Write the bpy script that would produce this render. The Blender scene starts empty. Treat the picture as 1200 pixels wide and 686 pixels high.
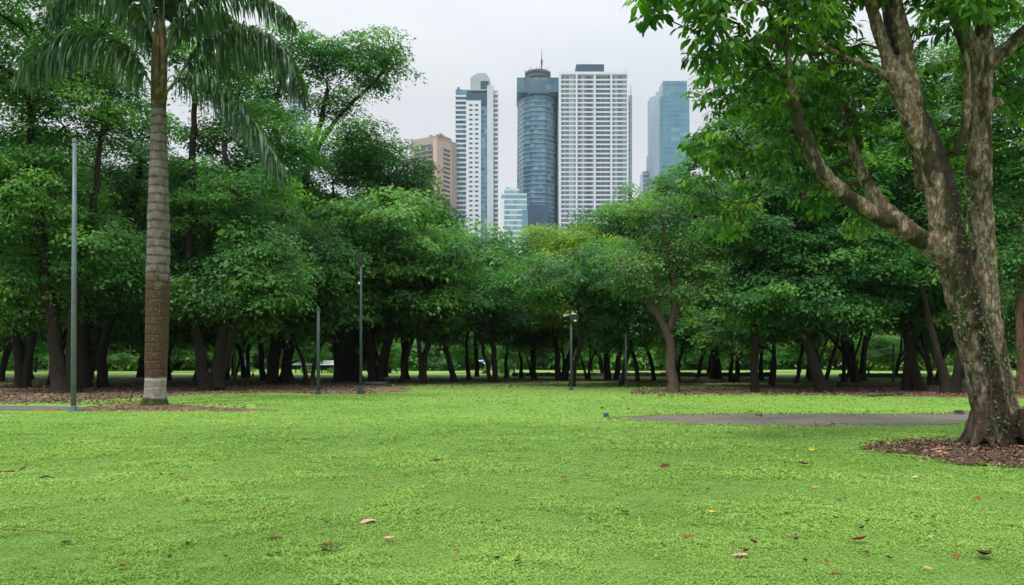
import bpy, math, random
import numpy as np
from mathutils import Vector, Matrix, Euler

# ------------------------------------------------------------------ camera, sky, sun, exposure
scene = bpy.context.scene
C = scene.collection
F, HOR, H = 950.0, 421.0, 1.55          # focal length in photo pixels, eye line, eye height
cam = bpy.data.cameras.new('camera')
cam_ob = bpy.data.objects.new('camera', cam); C.objects.link(cam_ob)
cam_ob.location = (0, 0, H); cam_ob.rotation_euler = (math.radians(90), 0, 0)
cam.sensor_width = 36; cam.lens = 36 * F / 1200; cam.shift_y = (HOR - 343) / 1200
cam.clip_start = 0.1; cam.clip_end = 6000
scene.camera = cam_ob

SUN_EL, SUN_AZ = math.radians(58), math.radians(215)     # high and soft, behind the camera on the left
world = bpy.data.worlds.new('World'); scene.world = world; world.use_nodes = True
wn, wl = world.node_tree.nodes, world.node_tree.links
bg = wn['Background']; bg.inputs['Strength'].default_value = 0.1
sky = wn.new('ShaderNodeTexSky'); sky.sky_type = 'NISHITA'; sky.sun_disc = False
sky.sun_elevation = SUN_EL; sky.sun_rotation = SUN_AZ
tc = wn.new('ShaderNodeTexCoord'); sep = wn.new('ShaderNodeSeparateXYZ'); wl.new(tc.outputs['Generated'], sep.inputs[0])
mp = wn.new('ShaderNodeMapping'); mp.inputs['Scale'].default_value = (1, 1, 2.6); wl.new(tc.outputs['Generated'], mp.inputs[0])
no = wn.new('ShaderNodeTexNoise'); no.inputs['Scale'].default_value = 1.7; no.inputs['Detail'].default_value = 5
no.inputs['Roughness'].default_value = 0.5; wl.new(mp.outputs[0], no.inputs['Vector'])
cr = wn.new('ShaderNodeValToRGB')                         # the layer of cloud, brighter overhead
cr.color_ramp.elements[0].position = 0.0; cr.color_ramp.elements[0].color = (4.75, 4.95, 5.1, 1)
cr.color_ramp.elements[1].position = 1.0; cr.color_ramp.elements[1].color = (14.0, 14.2, 14.4, 1)
e = cr.color_ramp.elements.new(0.30); e.color = (4.9, 5.12, 5.35, 1)
wl.new(sep.outputs['Z'], cr.inputs[0])
cv = wn.new('ShaderNodeValToRGB'); cv.color_ramp.elements[0].position = 0.35; cv.color_ramp.elements[0].color = (0.86, 0.90, 0.94, 1)
cv.color_ramp.elements[1].position = 0.62; cv.color_ramp.elements[1].color = (1.07, 1.06, 1.05, 1); wl.new(no.outputs['Fac'], cv.inputs[0])
mu = wn.new('ShaderNodeMix'); mu.data_type = 'RGBA'; mu.blend_type = 'MULTIPLY'; mu.inputs[0].default_value = 1
wl.new(cr.outputs[0], mu.inputs[6]); wl.new(cv.outputs[0], mu.inputs[7])
mx = wn.new('ShaderNodeMix'); mx.data_type = 'RGBA'; mx.inputs[0].default_value = 0.93
wl.new(sky.outputs[0], mx.inputs[6]); wl.new(mu.outputs[2], mx.inputs[7]); wl.new(mx.outputs[2], bg.inputs['Color'])

sun = bpy.data.lights.new('sun', 'SUN'); sun.energy = 1.5; sun.angle = math.radians(10); sun.color = (1.0, 0.95, 0.86)
sun_ob = bpy.data.objects.new('sun', sun); C.objects.link(sun_ob)
sd = Vector((math.sin(SUN_AZ) * math.cos(SUN_EL), math.cos(SUN_AZ) * math.cos(SUN_EL), math.sin(SUN_EL)))
sun_ob.rotation_euler = sd.to_track_quat('Z', 'Y').to_euler(); sun_ob.location = sd * 60

vs = scene.view_settings; vs.view_transform = 'Standard'; vs.look = 'None'; vs.gamma = 1; vs.exposure = 0.62; vs.use_curve_mapping = False
scene.cycles.use_denoising = True
scene.cycles.max_bounces = 5; scene.cycles.diffuse_bounces = 3; scene.cycles.glossy_bounces = 2
scene.cycles.transmission_bounces = 3; scene.cycles.transparent_max_bounces = 6; scene.cycles.volume_bounces = 0
scene.cycles.caustics_reflective = False; scene.cycles.caustics_refractive = False

# ------------------------------------------------------------------ helpers
rnd = random.Random(7)
def P(px, py, Y): return Vector(((px - 600) / F * Y, Y, H + (HOR - py) / F * Y))
def G(px, py): return P(px, py, F * H / (py - HOR))
def GY(py): return F * H / (py - HOR)
def tag(o, label=None, cat=None, group=None, kind=None):
    if label: o['label'] = label
    if cat: o['category'] = cat
    if group: o['group'] = group
    if kind: o['kind'] = kind
    return o
def empty(name, loc=(0, 0, 0), rz=0.0):
    o = bpy.data.objects.new(name, None); C.objects.link(o); o.location = loc; o.rotation_euler = (0, 0, rz)
    o.empty_display_size = 0.3
    return o
def link_mesh(name, me, mat, parent=None):
    if mat: me.materials.append(mat)
    o = bpy.data.objects.new(name, me); C.objects.link(o)
    if parent: o.parent = parent
    return o
def fast_mesh(name, V, Q, tone=None, smooth=False):
    """mesh out of vertex array V (n,3) and faces Q (m,k)"""
    me = bpy.data.meshes.new(name); V = np.asarray(V, np.float32); Q = np.asarray(Q, np.int32)
    k = Q.shape[1]
    me.vertices.add(len(V)); me.vertices.foreach_set('co', V.ravel())
    me.loops.add(Q.size); me.loops.foreach_set('vertex_index', Q.ravel())
    me.polygons.add(len(Q)); me.polygons.foreach_set('loop_start', np.arange(0, Q.size, k, dtype=np.int32))
    if smooth: me.polygons.foreach_set('use_smooth', np.ones(len(Q), bool))
    if tone is not None:
        a = me.attributes.new('tone', 'FLOAT', 'POINT'); a.data.foreach_set('value', np.asarray(tone, np.float32))
    me.update(calc_edges=True)
    return me
def unit(a):
    n = np.linalg.norm(a, axis=-1, keepdims=True); return a / np.maximum(n, 1e-9)

class MB:
    """collects boxes, tubes and lathes; build() links them as one mesh"""
    def __init__(s): s.v = []; s.f = []
    def add(s, vs, fs):
        b = len(s.v); s.v += [tuple(p) for p in vs]; s.f += [tuple(i + b for i in f) for f in fs]
    def box(s, x0, x1, y0, y1, z0, z1):
        s.add([(x0,y0,z0),(x1,y0,z0),(x1,y1,z0),(x0,y1,z0),(x0,y0,z1),(x1,y0,z1),(x1,y1,z1),(x0,y1,z1)],
              [(0,3,2,1),(4,5,6,7),(0,1,5,4),(1,2,6,5),(2,3,7,6),(3,0,4,7)])
    def prism(s, pts, z0, z1, scale=1.0):
        n = len(pts); s.add([(x,y,z0) for x,y in pts] + [(x*scale,y*scale,z1) for x,y in pts],
              [tuple(range(n-1,-1,-1)), tuple(range(n,2*n))] + [(i,(i+1)%n,n+(i+1)%n,n+i) for i in range(n)])
    def lathe(s, prof, n=16, c=(0,0)):
        v = []; f = []
        for r, z in prof:
            for k in range(n):
                a = 2*math.pi*k/n; v.append((c[0]+r*math.cos(a), c[1]+r*math.sin(a), z))
        for i in range(len(prof)-1):
            for k in range(n): f.append((i*n+k, i*n+(k+1)%n, (i+1)*n+(k+1)%n, (i+1)*n+k))
        f.append(tuple(range(n-1,-1,-1))); f.append(tuple((len(prof)-1)*n+k for k in range(n)))
        s.add(v, f)
    def tube(s, pts, rad, n=8, wob=0.0, seed=0):
        pts = [Vector(p) for p in pts]; m = len(pts)
        if m < 2: return
        r_ = random.Random(seed)
        ph = [r_.random()*6.28 for _ in range(4)]
        t = [(pts[min(i+1,m-1)] - pts[max(i-1,0)]).normalized() for i in range(m)]
        u = t[0].orthogonal().normalized(); v = []; f = []
        for i in range(m):
            u = (u - t[i]*u.dot(t[i])); u = u.normalized() if u.length > 1e-6 else t[i].orthogonal().normalized()
            w = t[i].cross(u)
            for k in range(n):
                a = 2*math.pi*k/n
                r = rad[i]*(1 + wob*(math.sin(3*a+ph[0]+i*.35)*.5 + math.sin(5*a+ph[1]-i*.22)*.35 + math.sin(2*a+ph[2]+i*.9)*.3))
                v.append(pts[i] + (u*math.cos(a) + w*math.sin(a))*r)
        for i in range(m-1):
            for k in range(n): f.append((i*n+k, i*n+(k+1)%n, (i+1)*n+(k+1)%n, (i+1)*n+k))
        f.append(tuple(range(n-1,-1,-1))); f.append(tuple((m-1)*n+k for k in range(n)))
        s.add(v, f)
    def build(s, name, mat, parent=None, smooth=False):
        me = bpy.data.meshes.new(name); me.from_pydata(s.v, [], s.f)
        if smooth: me.polygons.foreach_set('use_smooth', [True]*len(me.polygons))
        me.update()
        return link_mesh(name, me, mat, parent)

def curve_pts(pts, rad, step):
    """Catmull-Rom through pts with radii, about one sample per step"""
    pts = [np.array(p, float) for p in pts]; out = []; ro = []
    n = len(pts)
    for i in range(n-1):
        p0 = pts[max(i-1,0)]; p1 = pts[i]; p2 = pts[i+1]; p3 = pts[min(i+2,n-1)]
        k = max(1, int(round(np.linalg.norm(p2-p1)/step)))
        for j in range(k):
            t = j/k
            out.append(0.5*((2*p1)+(-p0+p2)*t+(2*p0-5*p1+4*p2-p3)*t*t+(-p0+3*p1-3*p2+p3)*t**3)); ro.append(rad[i]*(1-t)+rad[i+1]*t)
    out.append(pts[-1]); ro.append(rad[-1])
    return out, ro

# ------------------------------------------------------------------ materials
def new_mat(name):
    m = bpy.data.materials.new(name); m.use_nodes = True
    return m, m.node_tree.nodes, m.node_tree.links, m.node_tree.nodes['Principled BSDF']
def N_noise(nt, scale, detail=4, rough=0.55, coord='Object', vscale=None, dist=0.0):
    n, l = nt
    t = n.new('ShaderNodeTexCoord'); m = n.new('ShaderNodeMapping'); l.new(t.outputs[coord], m.inputs[0])
    if vscale: m.inputs['Scale'].default_value = vscale
    x = n.new('ShaderNodeTexNoise'); x.inputs['Scale'].default_value = scale; x.inputs['Detail'].default_value = detail
    x.inputs['Roughness'].default_value = rough; x.inputs['Distortion'].default_value = dist; l.new(m.outputs[0], x.inputs['Vector'])
    return x.outputs['Fac']
def N_ramp(nt, fac, stops, interp='LINEAR'):
    n, l = nt; r = n.new('ShaderNodeValToRGB'); r.color_ramp.interpolation = interp
    els = r.color_ramp.elements
    while len(els) < len(stops): els.new(0.5)
    for e_, (p, c) in zip(els, stops): e_.position = p; e_.color = (*c, 1) if len(c) == 3 else c
    l.new(fac, r.inputs[0]); return r.outputs[0]
def N_mix(nt, fac, a, b, mode='MIX'):
    n, l = nt; m = n.new('ShaderNodeMix'); m.data_type = 'RGBA'; m.blend_type = mode
    for s_, v in ((m.inputs[0], fac), (m.inputs[6], a), (m.inputs[7], b)):
        if isinstance(v, bpy.types.NodeSocket): l.new(v, s_)
        elif isinstance(v, tuple): s_.default_value = (*v, 1)
        else: s_.default_value = v
    return m.outputs[2]
def N_math(nt, op, a, b=0.0):
    n, l = nt; m = n.new('ShaderNodeMath'); m.operation = op
    for s_, v in ((m.inputs[0], a), (m.inputs[1], b)):
        if isinstance(v, bpy.types.NodeSocket): l.new(v, s_)
        else: s_.default_value = v
    return m.outputs[0]
def N_bump(nt, bs, h, strength=0.5, dist=0.02):
    n, l = nt; b = n.new('ShaderNodeBump'); b.inputs['Strength'].default_value = strength; b.inputs['Distance'].default_value = dist
    l.new(h, b.inputs['Height']); l.new(b.outputs[0], bs.inputs['Normal'])

def foliage_mat(name, dark, mid, lite, trans=0.40, rough=0.48, spec=0.35, nscale=0.45):
    m, n, l, bs = new_mat(name); nt = (n, l)
    a = n.new('ShaderNodeAttribute'); a.attribute_name = 'tone'
    oi = n.new('ShaderNodeObjectInfo')
    f = N_math(nt, 'ADD', a.outputs['Fac'], N_math(nt, 'MULTIPLY', N_math(nt, 'SUBTRACT', N_noise(nt, nscale, 3), 0.5), 0.7))
    f = N_math(nt, 'ADD', f, N_math(nt, 'MULTIPLY', N_math(nt, 'SUBTRACT', oi.outputs['Random'], 0.5), 0.18))
    c = N_ramp(nt, f, [(0.1, dark), (0.5, mid), (0.95, lite)])
    l.new(c, bs.inputs['Base Color']); bs.inputs['Roughness'].default_value = rough; bs.inputs['Specular IOR Level'].default_value = spec
    tr = n.new('ShaderNodeBsdfTranslucent'); l.new(N_mix(nt, 1.0, c, (1.4, 1.75, 0.75), 'MULTIPLY'), tr.inputs['Color'])
    ms = n.new('ShaderNodeMixShader'); ms.inputs[0].default_value = trans
    l.new(bs.outputs[0], ms.inputs[1]); l.new(tr.outputs[0], ms.inputs[2]); l.new(ms.outputs[0], n['Material Output'].inputs['Surface'])
    return m
M = {}
M['leaf_dark'] = foliage_mat('leaf_dark', (0.027,0.101,0.032), (0.061,0.193,0.050), (0.169,0.347,0.075))
M['leaf_mid'] = foliage_mat('leaf_mid', (0.036,0.122,0.032), (0.088,0.239,0.054), (0.228,0.412,0.080))
M['leaf_lime'] = foliage_mat('leaf_lime', (0.078,0.172,0.023), (0.183,0.308,0.039), (0.338,0.468,0.064))
M['leaf_olive'] = foliage_mat('leaf_olive', (0.040,0.105,0.030), (0.085,0.195,0.048), (0.190,0.320,0.075))
M['leaf_near'] = foliage_mat('leaf_near', (0.021,0.086,0.018), (0.067,0.190,0.032), (0.230,0.408,0.048), trans=0.45, rough=0.36)
M['leaf_palm'] = foliage_mat('leaf_palm', (0.028,0.085,0.030), (0.055,0.140,0.045), (0.160,0.260,0.060), trans=0.3, rough=0.30, spec=0.8)
M['leaf_vine'] = foliage_mat('leaf_vine', (0.04,0.08,0.022), (0.09,0.15,0.045), (0.20,0.28,0.09))

def bark_mat(name, base, light, moss=None, scale=1.0, lichen=0.60, vert=6.0, bump=0.6):
    m, n, l, bs = new_mat(name); nt = (n, l)
    g = N_noise(nt, 5*scale, 6, 0.65, vscale=(vert/2, vert/2, 1))
    c = N_ramp(nt, g, [(0.30, tuple(x*0.45 for x in base)), (0.55, base), (0.8, tuple(min(1,x*1.5) for x in base))])
    p = N_noise(nt, 2.6*scale, 6, 0.68, dist=0.5, vscale=(1, 1, 0.6))
    c = N_mix(nt, N_ramp(nt, p, [(lichen-0.04, (0,0,0)), (lichen+0.05, (1,1,1))]), c, light)
    if moss:
        q = N_noise(nt, 1.6*scale, 5, 0.7, vscale=(1, 1, 0.45))
        c = N_mix(nt, N_ramp(nt, q, [(0.50, (0,0,0)), (0.60, (1,1,1))]), c, moss)
    l.new(c, bs.inputs['Base Color']); bs.inputs['Roughness'].default_value = 0.9; bs.inputs['Specular IOR Level'].default_value = 0.2
    N_bump(nt, bs, N_math(nt, 'ADD', g, p), bump, 0.05)
    return m
M['bark_dark'] = bark_mat('bark_dark', (0.033,0.027,0.021), (0.10,0.092,0.072), lichen=0.66)
M['bark_brown'] = bark_mat('bark_brown', (0.105,0.078,0.055), (0.22,0.19,0.15), lichen=0.64)
M['bark_red'] = bark_mat('bark_red', (0.15,0.085,0.06), (0.24,0.17,0.13), lichen=0.66)

def plain(name, col, rough=0.5, metal=0.0, var=0.12, nscale=3.0, spec=0.5, bump=0.0):
    m, n, l, bs = new_mat(name); nt = (n, l)
    g = N_noise(nt, nscale, 5, 0.6)
    lo = tuple(max(0, x*(1-var)) for x in col); hi = tuple(min(1, x*(1+var)) for x in col)
    l.new(N_ramp(nt, g, [(0.3, lo), (0.7, hi)]), bs.inputs['Base Color'])
    bs.inputs['Roughness'].default_value = rough; bs.inputs['Metallic'].default_value = metal; bs.inputs['Specular IOR Level'].default_value = spec
    if bump: N_bump(nt, bs, g, bump, 0.02)
    return m
M['pole_steel'] = plain('pole_steel', (0.13,0.165,0.19), 0.5, 0.0, 0.25, 2.0)
M['pole_green'] = plain('pole_green', (0.045,0.07,0.068), 0.55, 0.0, 0.3, 3.0)
M['lamp_black'] = plain('lamp_black', (0.012,0.02,0.02), 0.5)
M['lamp_white'] = plain('lamp_white', (0.75,0.77,0.8), 0.35)
M['concrete'] = plain('concrete', (0.34,0.32,0.29), 0.9, 0, 0.25, 2.0, bump=0.3)
M['wood_dark'] = plain('wood_dark', (0.055,0.042,0.03), 0.95, 0, 0.5, 4.0, bump=0.6)
M['stone_dark'] = plain('stone_dark', (0.05,0.048,0.04), 0.95, 0, 0.4, 1.5, bump=0.5)

# ------------------------------------------------------------------ ground
def ground_mat():
    m, n, l, bs = new_mat('lawn'); nt = (n, l)
    t = n.new('ShaderNodeTexCoord'); s_ = n.new('ShaderNodeSeparateXYZ'); l.new(t.outputs['Object'], s_.inputs[0])
    big = N_noise(nt, 0.10, 4, 0.6); med = N_noise(nt, 1.1, 5, 0.65); fine = N_noise(nt, 26, 4, 0.7)
    c = N_ramp(nt, fine, [(0.30, (0.125,0.250,0.042)), (0.52, (0.235,0.400,0.070)), (0.75, (0.33,0.49,0.105))])
    c = N_mix(nt, N_ramp(nt, N_noise(nt, 7, 5, 0.75), [(0.42, (0,0,0)), (0.66, (0.35,0.35,0.35))]), c, (0.10,0.20,0.035))
    c = N_mix(nt, N_ramp(nt, med, [(0.38, (0,0,0)), (0.70, (0.5,0.5,0.5))]), c, (0.27,0.41,0.11))
    c = N_mix(nt, N_ramp(nt, N_math(nt, 'MULTIPLY', N_math(nt, 'SUBTRACT', 26.0, s_.outputs['Y']), 0.08), [(0.0, (0,0,0)), (1.0, (0.5,0.5,0.5))]), c, (0.075,0.14,0.026))
    c = N_mix(nt, N_ramp(nt, big, [(0.35, (0,0,0)), (0.70, (0.45,0.45,0.45))]), c, (0.17,0.35,0.08))
    # worn grass and bare soil by the trees, their soft shade painted in
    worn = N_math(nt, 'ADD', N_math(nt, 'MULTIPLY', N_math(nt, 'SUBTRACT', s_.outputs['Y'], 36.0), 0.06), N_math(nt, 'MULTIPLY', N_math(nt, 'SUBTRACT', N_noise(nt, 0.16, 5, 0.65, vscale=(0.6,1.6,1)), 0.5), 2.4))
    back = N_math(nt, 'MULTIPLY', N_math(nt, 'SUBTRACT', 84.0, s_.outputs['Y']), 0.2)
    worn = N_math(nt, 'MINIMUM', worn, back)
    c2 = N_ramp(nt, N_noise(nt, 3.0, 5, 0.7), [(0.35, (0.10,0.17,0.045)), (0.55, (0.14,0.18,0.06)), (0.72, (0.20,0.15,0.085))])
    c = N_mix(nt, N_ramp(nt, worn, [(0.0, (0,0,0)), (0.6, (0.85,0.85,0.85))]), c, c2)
    far = N_math(nt, 'MULTIPLY', N_math(nt, 'SUBTRACT', s_.outputs['Y'], 175.0), 0.05)     # streets and roofs of the city beyond the park
    c = N_mix(nt, N_ramp(nt, far, [(0.0, (0,0,0)), (1.0, (1,1,1))]), c, (0.24,0.24,0.24))
    l.new(c, bs.inputs['Base Color']); bs.inputs['Roughness'].default_value = 0.9; bs.inputs['Specular IOR Level'].default_value = 0.25
    N_bump(nt, bs, N_math(nt, 'ADD', fine, N_math(nt, 'MULTIPLY', med, 0.6)), 0.55, 0.05)
    return m
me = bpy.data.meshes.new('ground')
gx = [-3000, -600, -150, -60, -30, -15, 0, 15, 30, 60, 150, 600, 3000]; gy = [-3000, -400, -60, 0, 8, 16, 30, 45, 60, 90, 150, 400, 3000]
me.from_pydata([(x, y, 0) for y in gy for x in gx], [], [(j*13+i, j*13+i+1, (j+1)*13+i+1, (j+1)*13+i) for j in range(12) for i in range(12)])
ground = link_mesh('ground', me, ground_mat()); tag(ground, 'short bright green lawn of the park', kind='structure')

def ragged(m, keep_scale=9.0, soft=1.0):
    """thin, broken edge: the surface gives way to the lawn under it where attribute tone falls"""
    n, l = m.node_tree.nodes, m.node_tree.links; nt = (n, l); out = n['Material Output']; bs = n['Principled BSDF']
    a = n.new('ShaderNodeAttribute'); a.attribute_name = 'tone'
    v = N_math(nt, 'ADD', a.outputs['Fac'], N_math(nt, 'MULTIPLY', N_math(nt, 'SUBTRACT', N_noise(nt, keep_scale, 6, 0.75), 0.5), soft))
    k = N_ramp(nt, v, [(0.30, (0,0,0)), (0.36, (1,1,1))])
    tr = n.new('ShaderNodeBsdfTransparent'); ms = n.new('ShaderNodeMixShader'); l.new(k, ms.inputs[0])
    l.new(tr.outputs[0], ms.inputs[1]); l.new(bs.outputs[0], ms.inputs[2]); l.new(ms.outputs[0], out.inputs['Surface'])
def soil_mat(name, a, b, c, sc=6.0, edge=9.0, soft=1.0, bump=0.7):
    m, n, l, bs = new_mat(name); nt = (n, l)
    col = N_ramp(nt, N_noise(nt, sc, 7, 0.75), [(0.32, a), (0.52, b), (0.70, c)])
    col = N_mix(nt, N_ramp(nt, N_noise(nt, sc*0.14, 4), [(0.4, (0,0,0)), (0.7, (0.6,0.6,0.6))]), col, a)
    l.new(col, bs.inputs['Base Color']); bs.inputs['Roughness'].default_value = 0.95; bs.inputs['Specular IOR Level'].default_value = 0.2
    N_bump(nt, bs, N_noise(nt, sc*3, 6, 0.7), bump, 0.03); ragged(m, edge, soft)
    return m
def band(name, top, bot, mat, z, label, n=90, feather=0.30, rows=8):
    """a ground sheet between two polylines given as photo points on the ground"""
    def samp(pl, t):
        xs = [p[0] for p in pl]; x = xs[0]*(1-t) + xs[-1]*t; return x, float(np.interp(x, xs, [p[1] for p in pl]))
    V = []; T = []
    for i in range(n+1):
        t = i/n; a = G(*samp(top, t)); b = G(*samp(bot, t))
        for j in range(rows+1):
            s_ = j/rows; p = a.lerp(b, s_); V.append((p.x, p.y, z)); T.append(min(1, min(t, 1-t)/0.06, min(s_, 1-s_)/feather))
    R = rows+1
    Q = [(i*R+j, i*R+j+1, (i+1)*R+j+1, (i+1)*R+j) for i in range(n) for j in range(rows)]
    o = link_mesh(name, fast_mesh(name, V, Q, T), mat); tag(o, label, kind='structure'); return o
M['soil'] = soil_mat('soil', (0.105,0.075,0.048), (0.22,0.160,0.108), (0.38,0.30,0.215), 2.2, 1.1, 1.7)
M['soil_red'] = soil_mat('soil_red', (0.095,0.060,0.038), (0.21,0.140,0.092), (0.36,0.28,0.20), 3.5, 1.6, 1.7)
M['mulch_edge'] = soil_mat('mulch_edge', (0.035,0.025,0.018), (0.09,0.06,0.04), (0.17,0.125,0.08), 9.0, 6.0, 1.2)
M['asphalt'] = soil_mat('asphalt', (0.11,0.10,0.082), (0.165,0.148,0.122), (0.23,0.205,0.17), 9.0, 2.4, 0.8, 0.4)
M['gravel_grey'] = soil_mat('gravel_grey', (0.10,0.105,0.10), (0.15,0.15,0.14), (0.22,0.21,0.19), 14.0, 5.0, 0.6, 0.3)
band('soil', [(-120,449),(60,449),(200,448),(340,447),(440,449),(490,455)], [(-120,478),(40,477),(100,473),(160,469),(235,465),(300,462),(370,464),(430,463),(490,460)], M['soil'], 0.004, 'bare brown soil under the trees left of the lawn')
band('soil', [(730,459),(800,456),(900,453),(1000,452),(1100,452),(1300,454)], [(730,462),(800,462.5),(900,463),(1000,465),(1100,468),(1300,471)], M['soil_red'], 0.004, 'reddish leaf strewn soil under the trees beyond the asphalt path')
band('soil', [(80,478),(150,473),(200,473),(250,477),(330,480)], [(80,483.5),(150,484),(200,484),(250,483),(330,483)], M['soil_red'], 0.008, 'reddish mulch around the foot of the palm')
band('path', [(-140,475),(20,475.5),(70,476),(105,478)], [(-140,482),(20,482),(70,482),(105,480)], M['gravel_grey'], 0.012, 'grey strip of path ending at the steel pole', rows=6)
band('soil', [(700,490.5),(740,487.8),(775,486),(850,485),(960,484.9),(1060,485.2),(1110,484.2),(1140,481),(1170,478),(1200,476),(1330,471)], [(700,491.5),(740,493),(775,496),(850,499.8),(960,500.6),(1060,500),(1110,498.6),(1140,495.5),(1170,490.5),(1200,487),(1330,479.5)], M['mulch_edge'], 0.008, 'dark litter and soil along the edges of the asphalt path', n=160, feather=0.04, rows=16)
band('path', [(712,490.5),(740,489),(775,487.3),(850,486.3),(960,486.2),(1060,486.5),(1110,485.5),(1140,482.5),(1170,479.5),(1200,477.5),(1330,472)],
     [(712,491.5),(740,492.5),(775,495.5),(850,499.2),(960,500),(1060,499.5),(1110,498),(1140,495),(1170,490),(1200,486.5),(1330,479)], M['asphalt'], 0.012, 'worn grey asphalt path crossing the lawn', n=160, feather=0.05, rows=16)
# mulch disc of the big tree
TX, TY = P(1165, 0, 14.3).x, 14.3
V = []; T = []; Q = []; rr = random.Random(3); n = 72; K = 10
wob = [1 + 0.10*math.sin(3*2*math.pi*k/n+1) + 0.07*math.sin(7*2*math.pi*k/n) + 0.04*rr.uniform(-1, 1) for k in range(n)]
for j in range(K+1):
    for k in range(n):
        a = 2*math.pi*k/n; r = j/K*wob[k]
        V.append((TX + 0.1 + 2.7*r*math.cos(a), TY - 1.0 + 2.3*r*math.sin(a), 0.02 + .035*abs(math.sin(j*1.7+k*.9))*(1-j/K))); T.append(min(1, (1-j/K)/0.22))
for j in range(K):
    for k in range(n): Q.append((j*n+k, j*n+(k+1)%n, (j+1)*n+(k+1)%n, (j+1)*n+k))
M['mulch'] = soil_mat('mulch', (0.045,0.027,0.020), (0.17,0.105,0.072), (0.40,0.30,0.22), 13.0, 4.0, 1.3, 1.4)
o = link_mesh('soil', fast_mesh('soil', V, Q, T), M['mulch']); tag(o, 'brown mulch and roots around the big tree', kind='structure')

# ------------------------------------------------------------------ leaves in bulk
def rhomb_leaves(name, Cn, D, Nn, L, W, tone, mat, parent=None, fold=0.12):
    S = unit(np.cross(D, Nn)); n = len(Cn); L = L[:, None]; W = W[:, None]
    V = np.empty((n, 4, 3), np.float32)
    V[:, 0] = Cn; V[:, 1] = Cn + D*L*.45 + S*W*.5 + Nn*W*fold; V[:, 2] = Cn + D*L - Nn*L*.10; V[:, 3] = Cn + D*L*.45 - S*W*.5 + Nn*W*fold
    Q = np.arange(n*4, dtype=np.int32).reshape(n, 4)
    return link_mesh(name, fast_mesh(name, V.reshape(-1, 3), Q, np.repeat(tone, 4)), mat, parent)
def long_leaves(name, Cn, D, Nn, L, W, tone, mat, parent=None, droop=0.35, prof=((0,.12),(.3,.9),(.65,.8),(1,.04))):
    S = unit(np.cross(D, Nn)); n = len(Cn); L_ = L[:, None]; W_ = W[:, None]; k = len(prof)
    V = np.empty((n, k*2, 3), np.float32)
    for i, (t, w) in enumerate(prof):
        mid = Cn + D*L_*t - Nn*L_*droop*t*t
        V[:, i*2] = mid + S*W_*.5*w; V[:, i*2+1] = mid - S*W_*.5*w
    base = (np.arange(n, dtype=np.int32)*k*2)[:, None]
    Q = np.concatenate([base + np.array([[i*2, i*2+1, i*2+3, i*2+2]], np.int32) for i in range(k-1)], 0)
    return link_mesh(name, fast_mesh(name, V.reshape(-1, 3), Q, np.repeat(tone, k*2), smooth=True), mat, parent)

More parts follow.
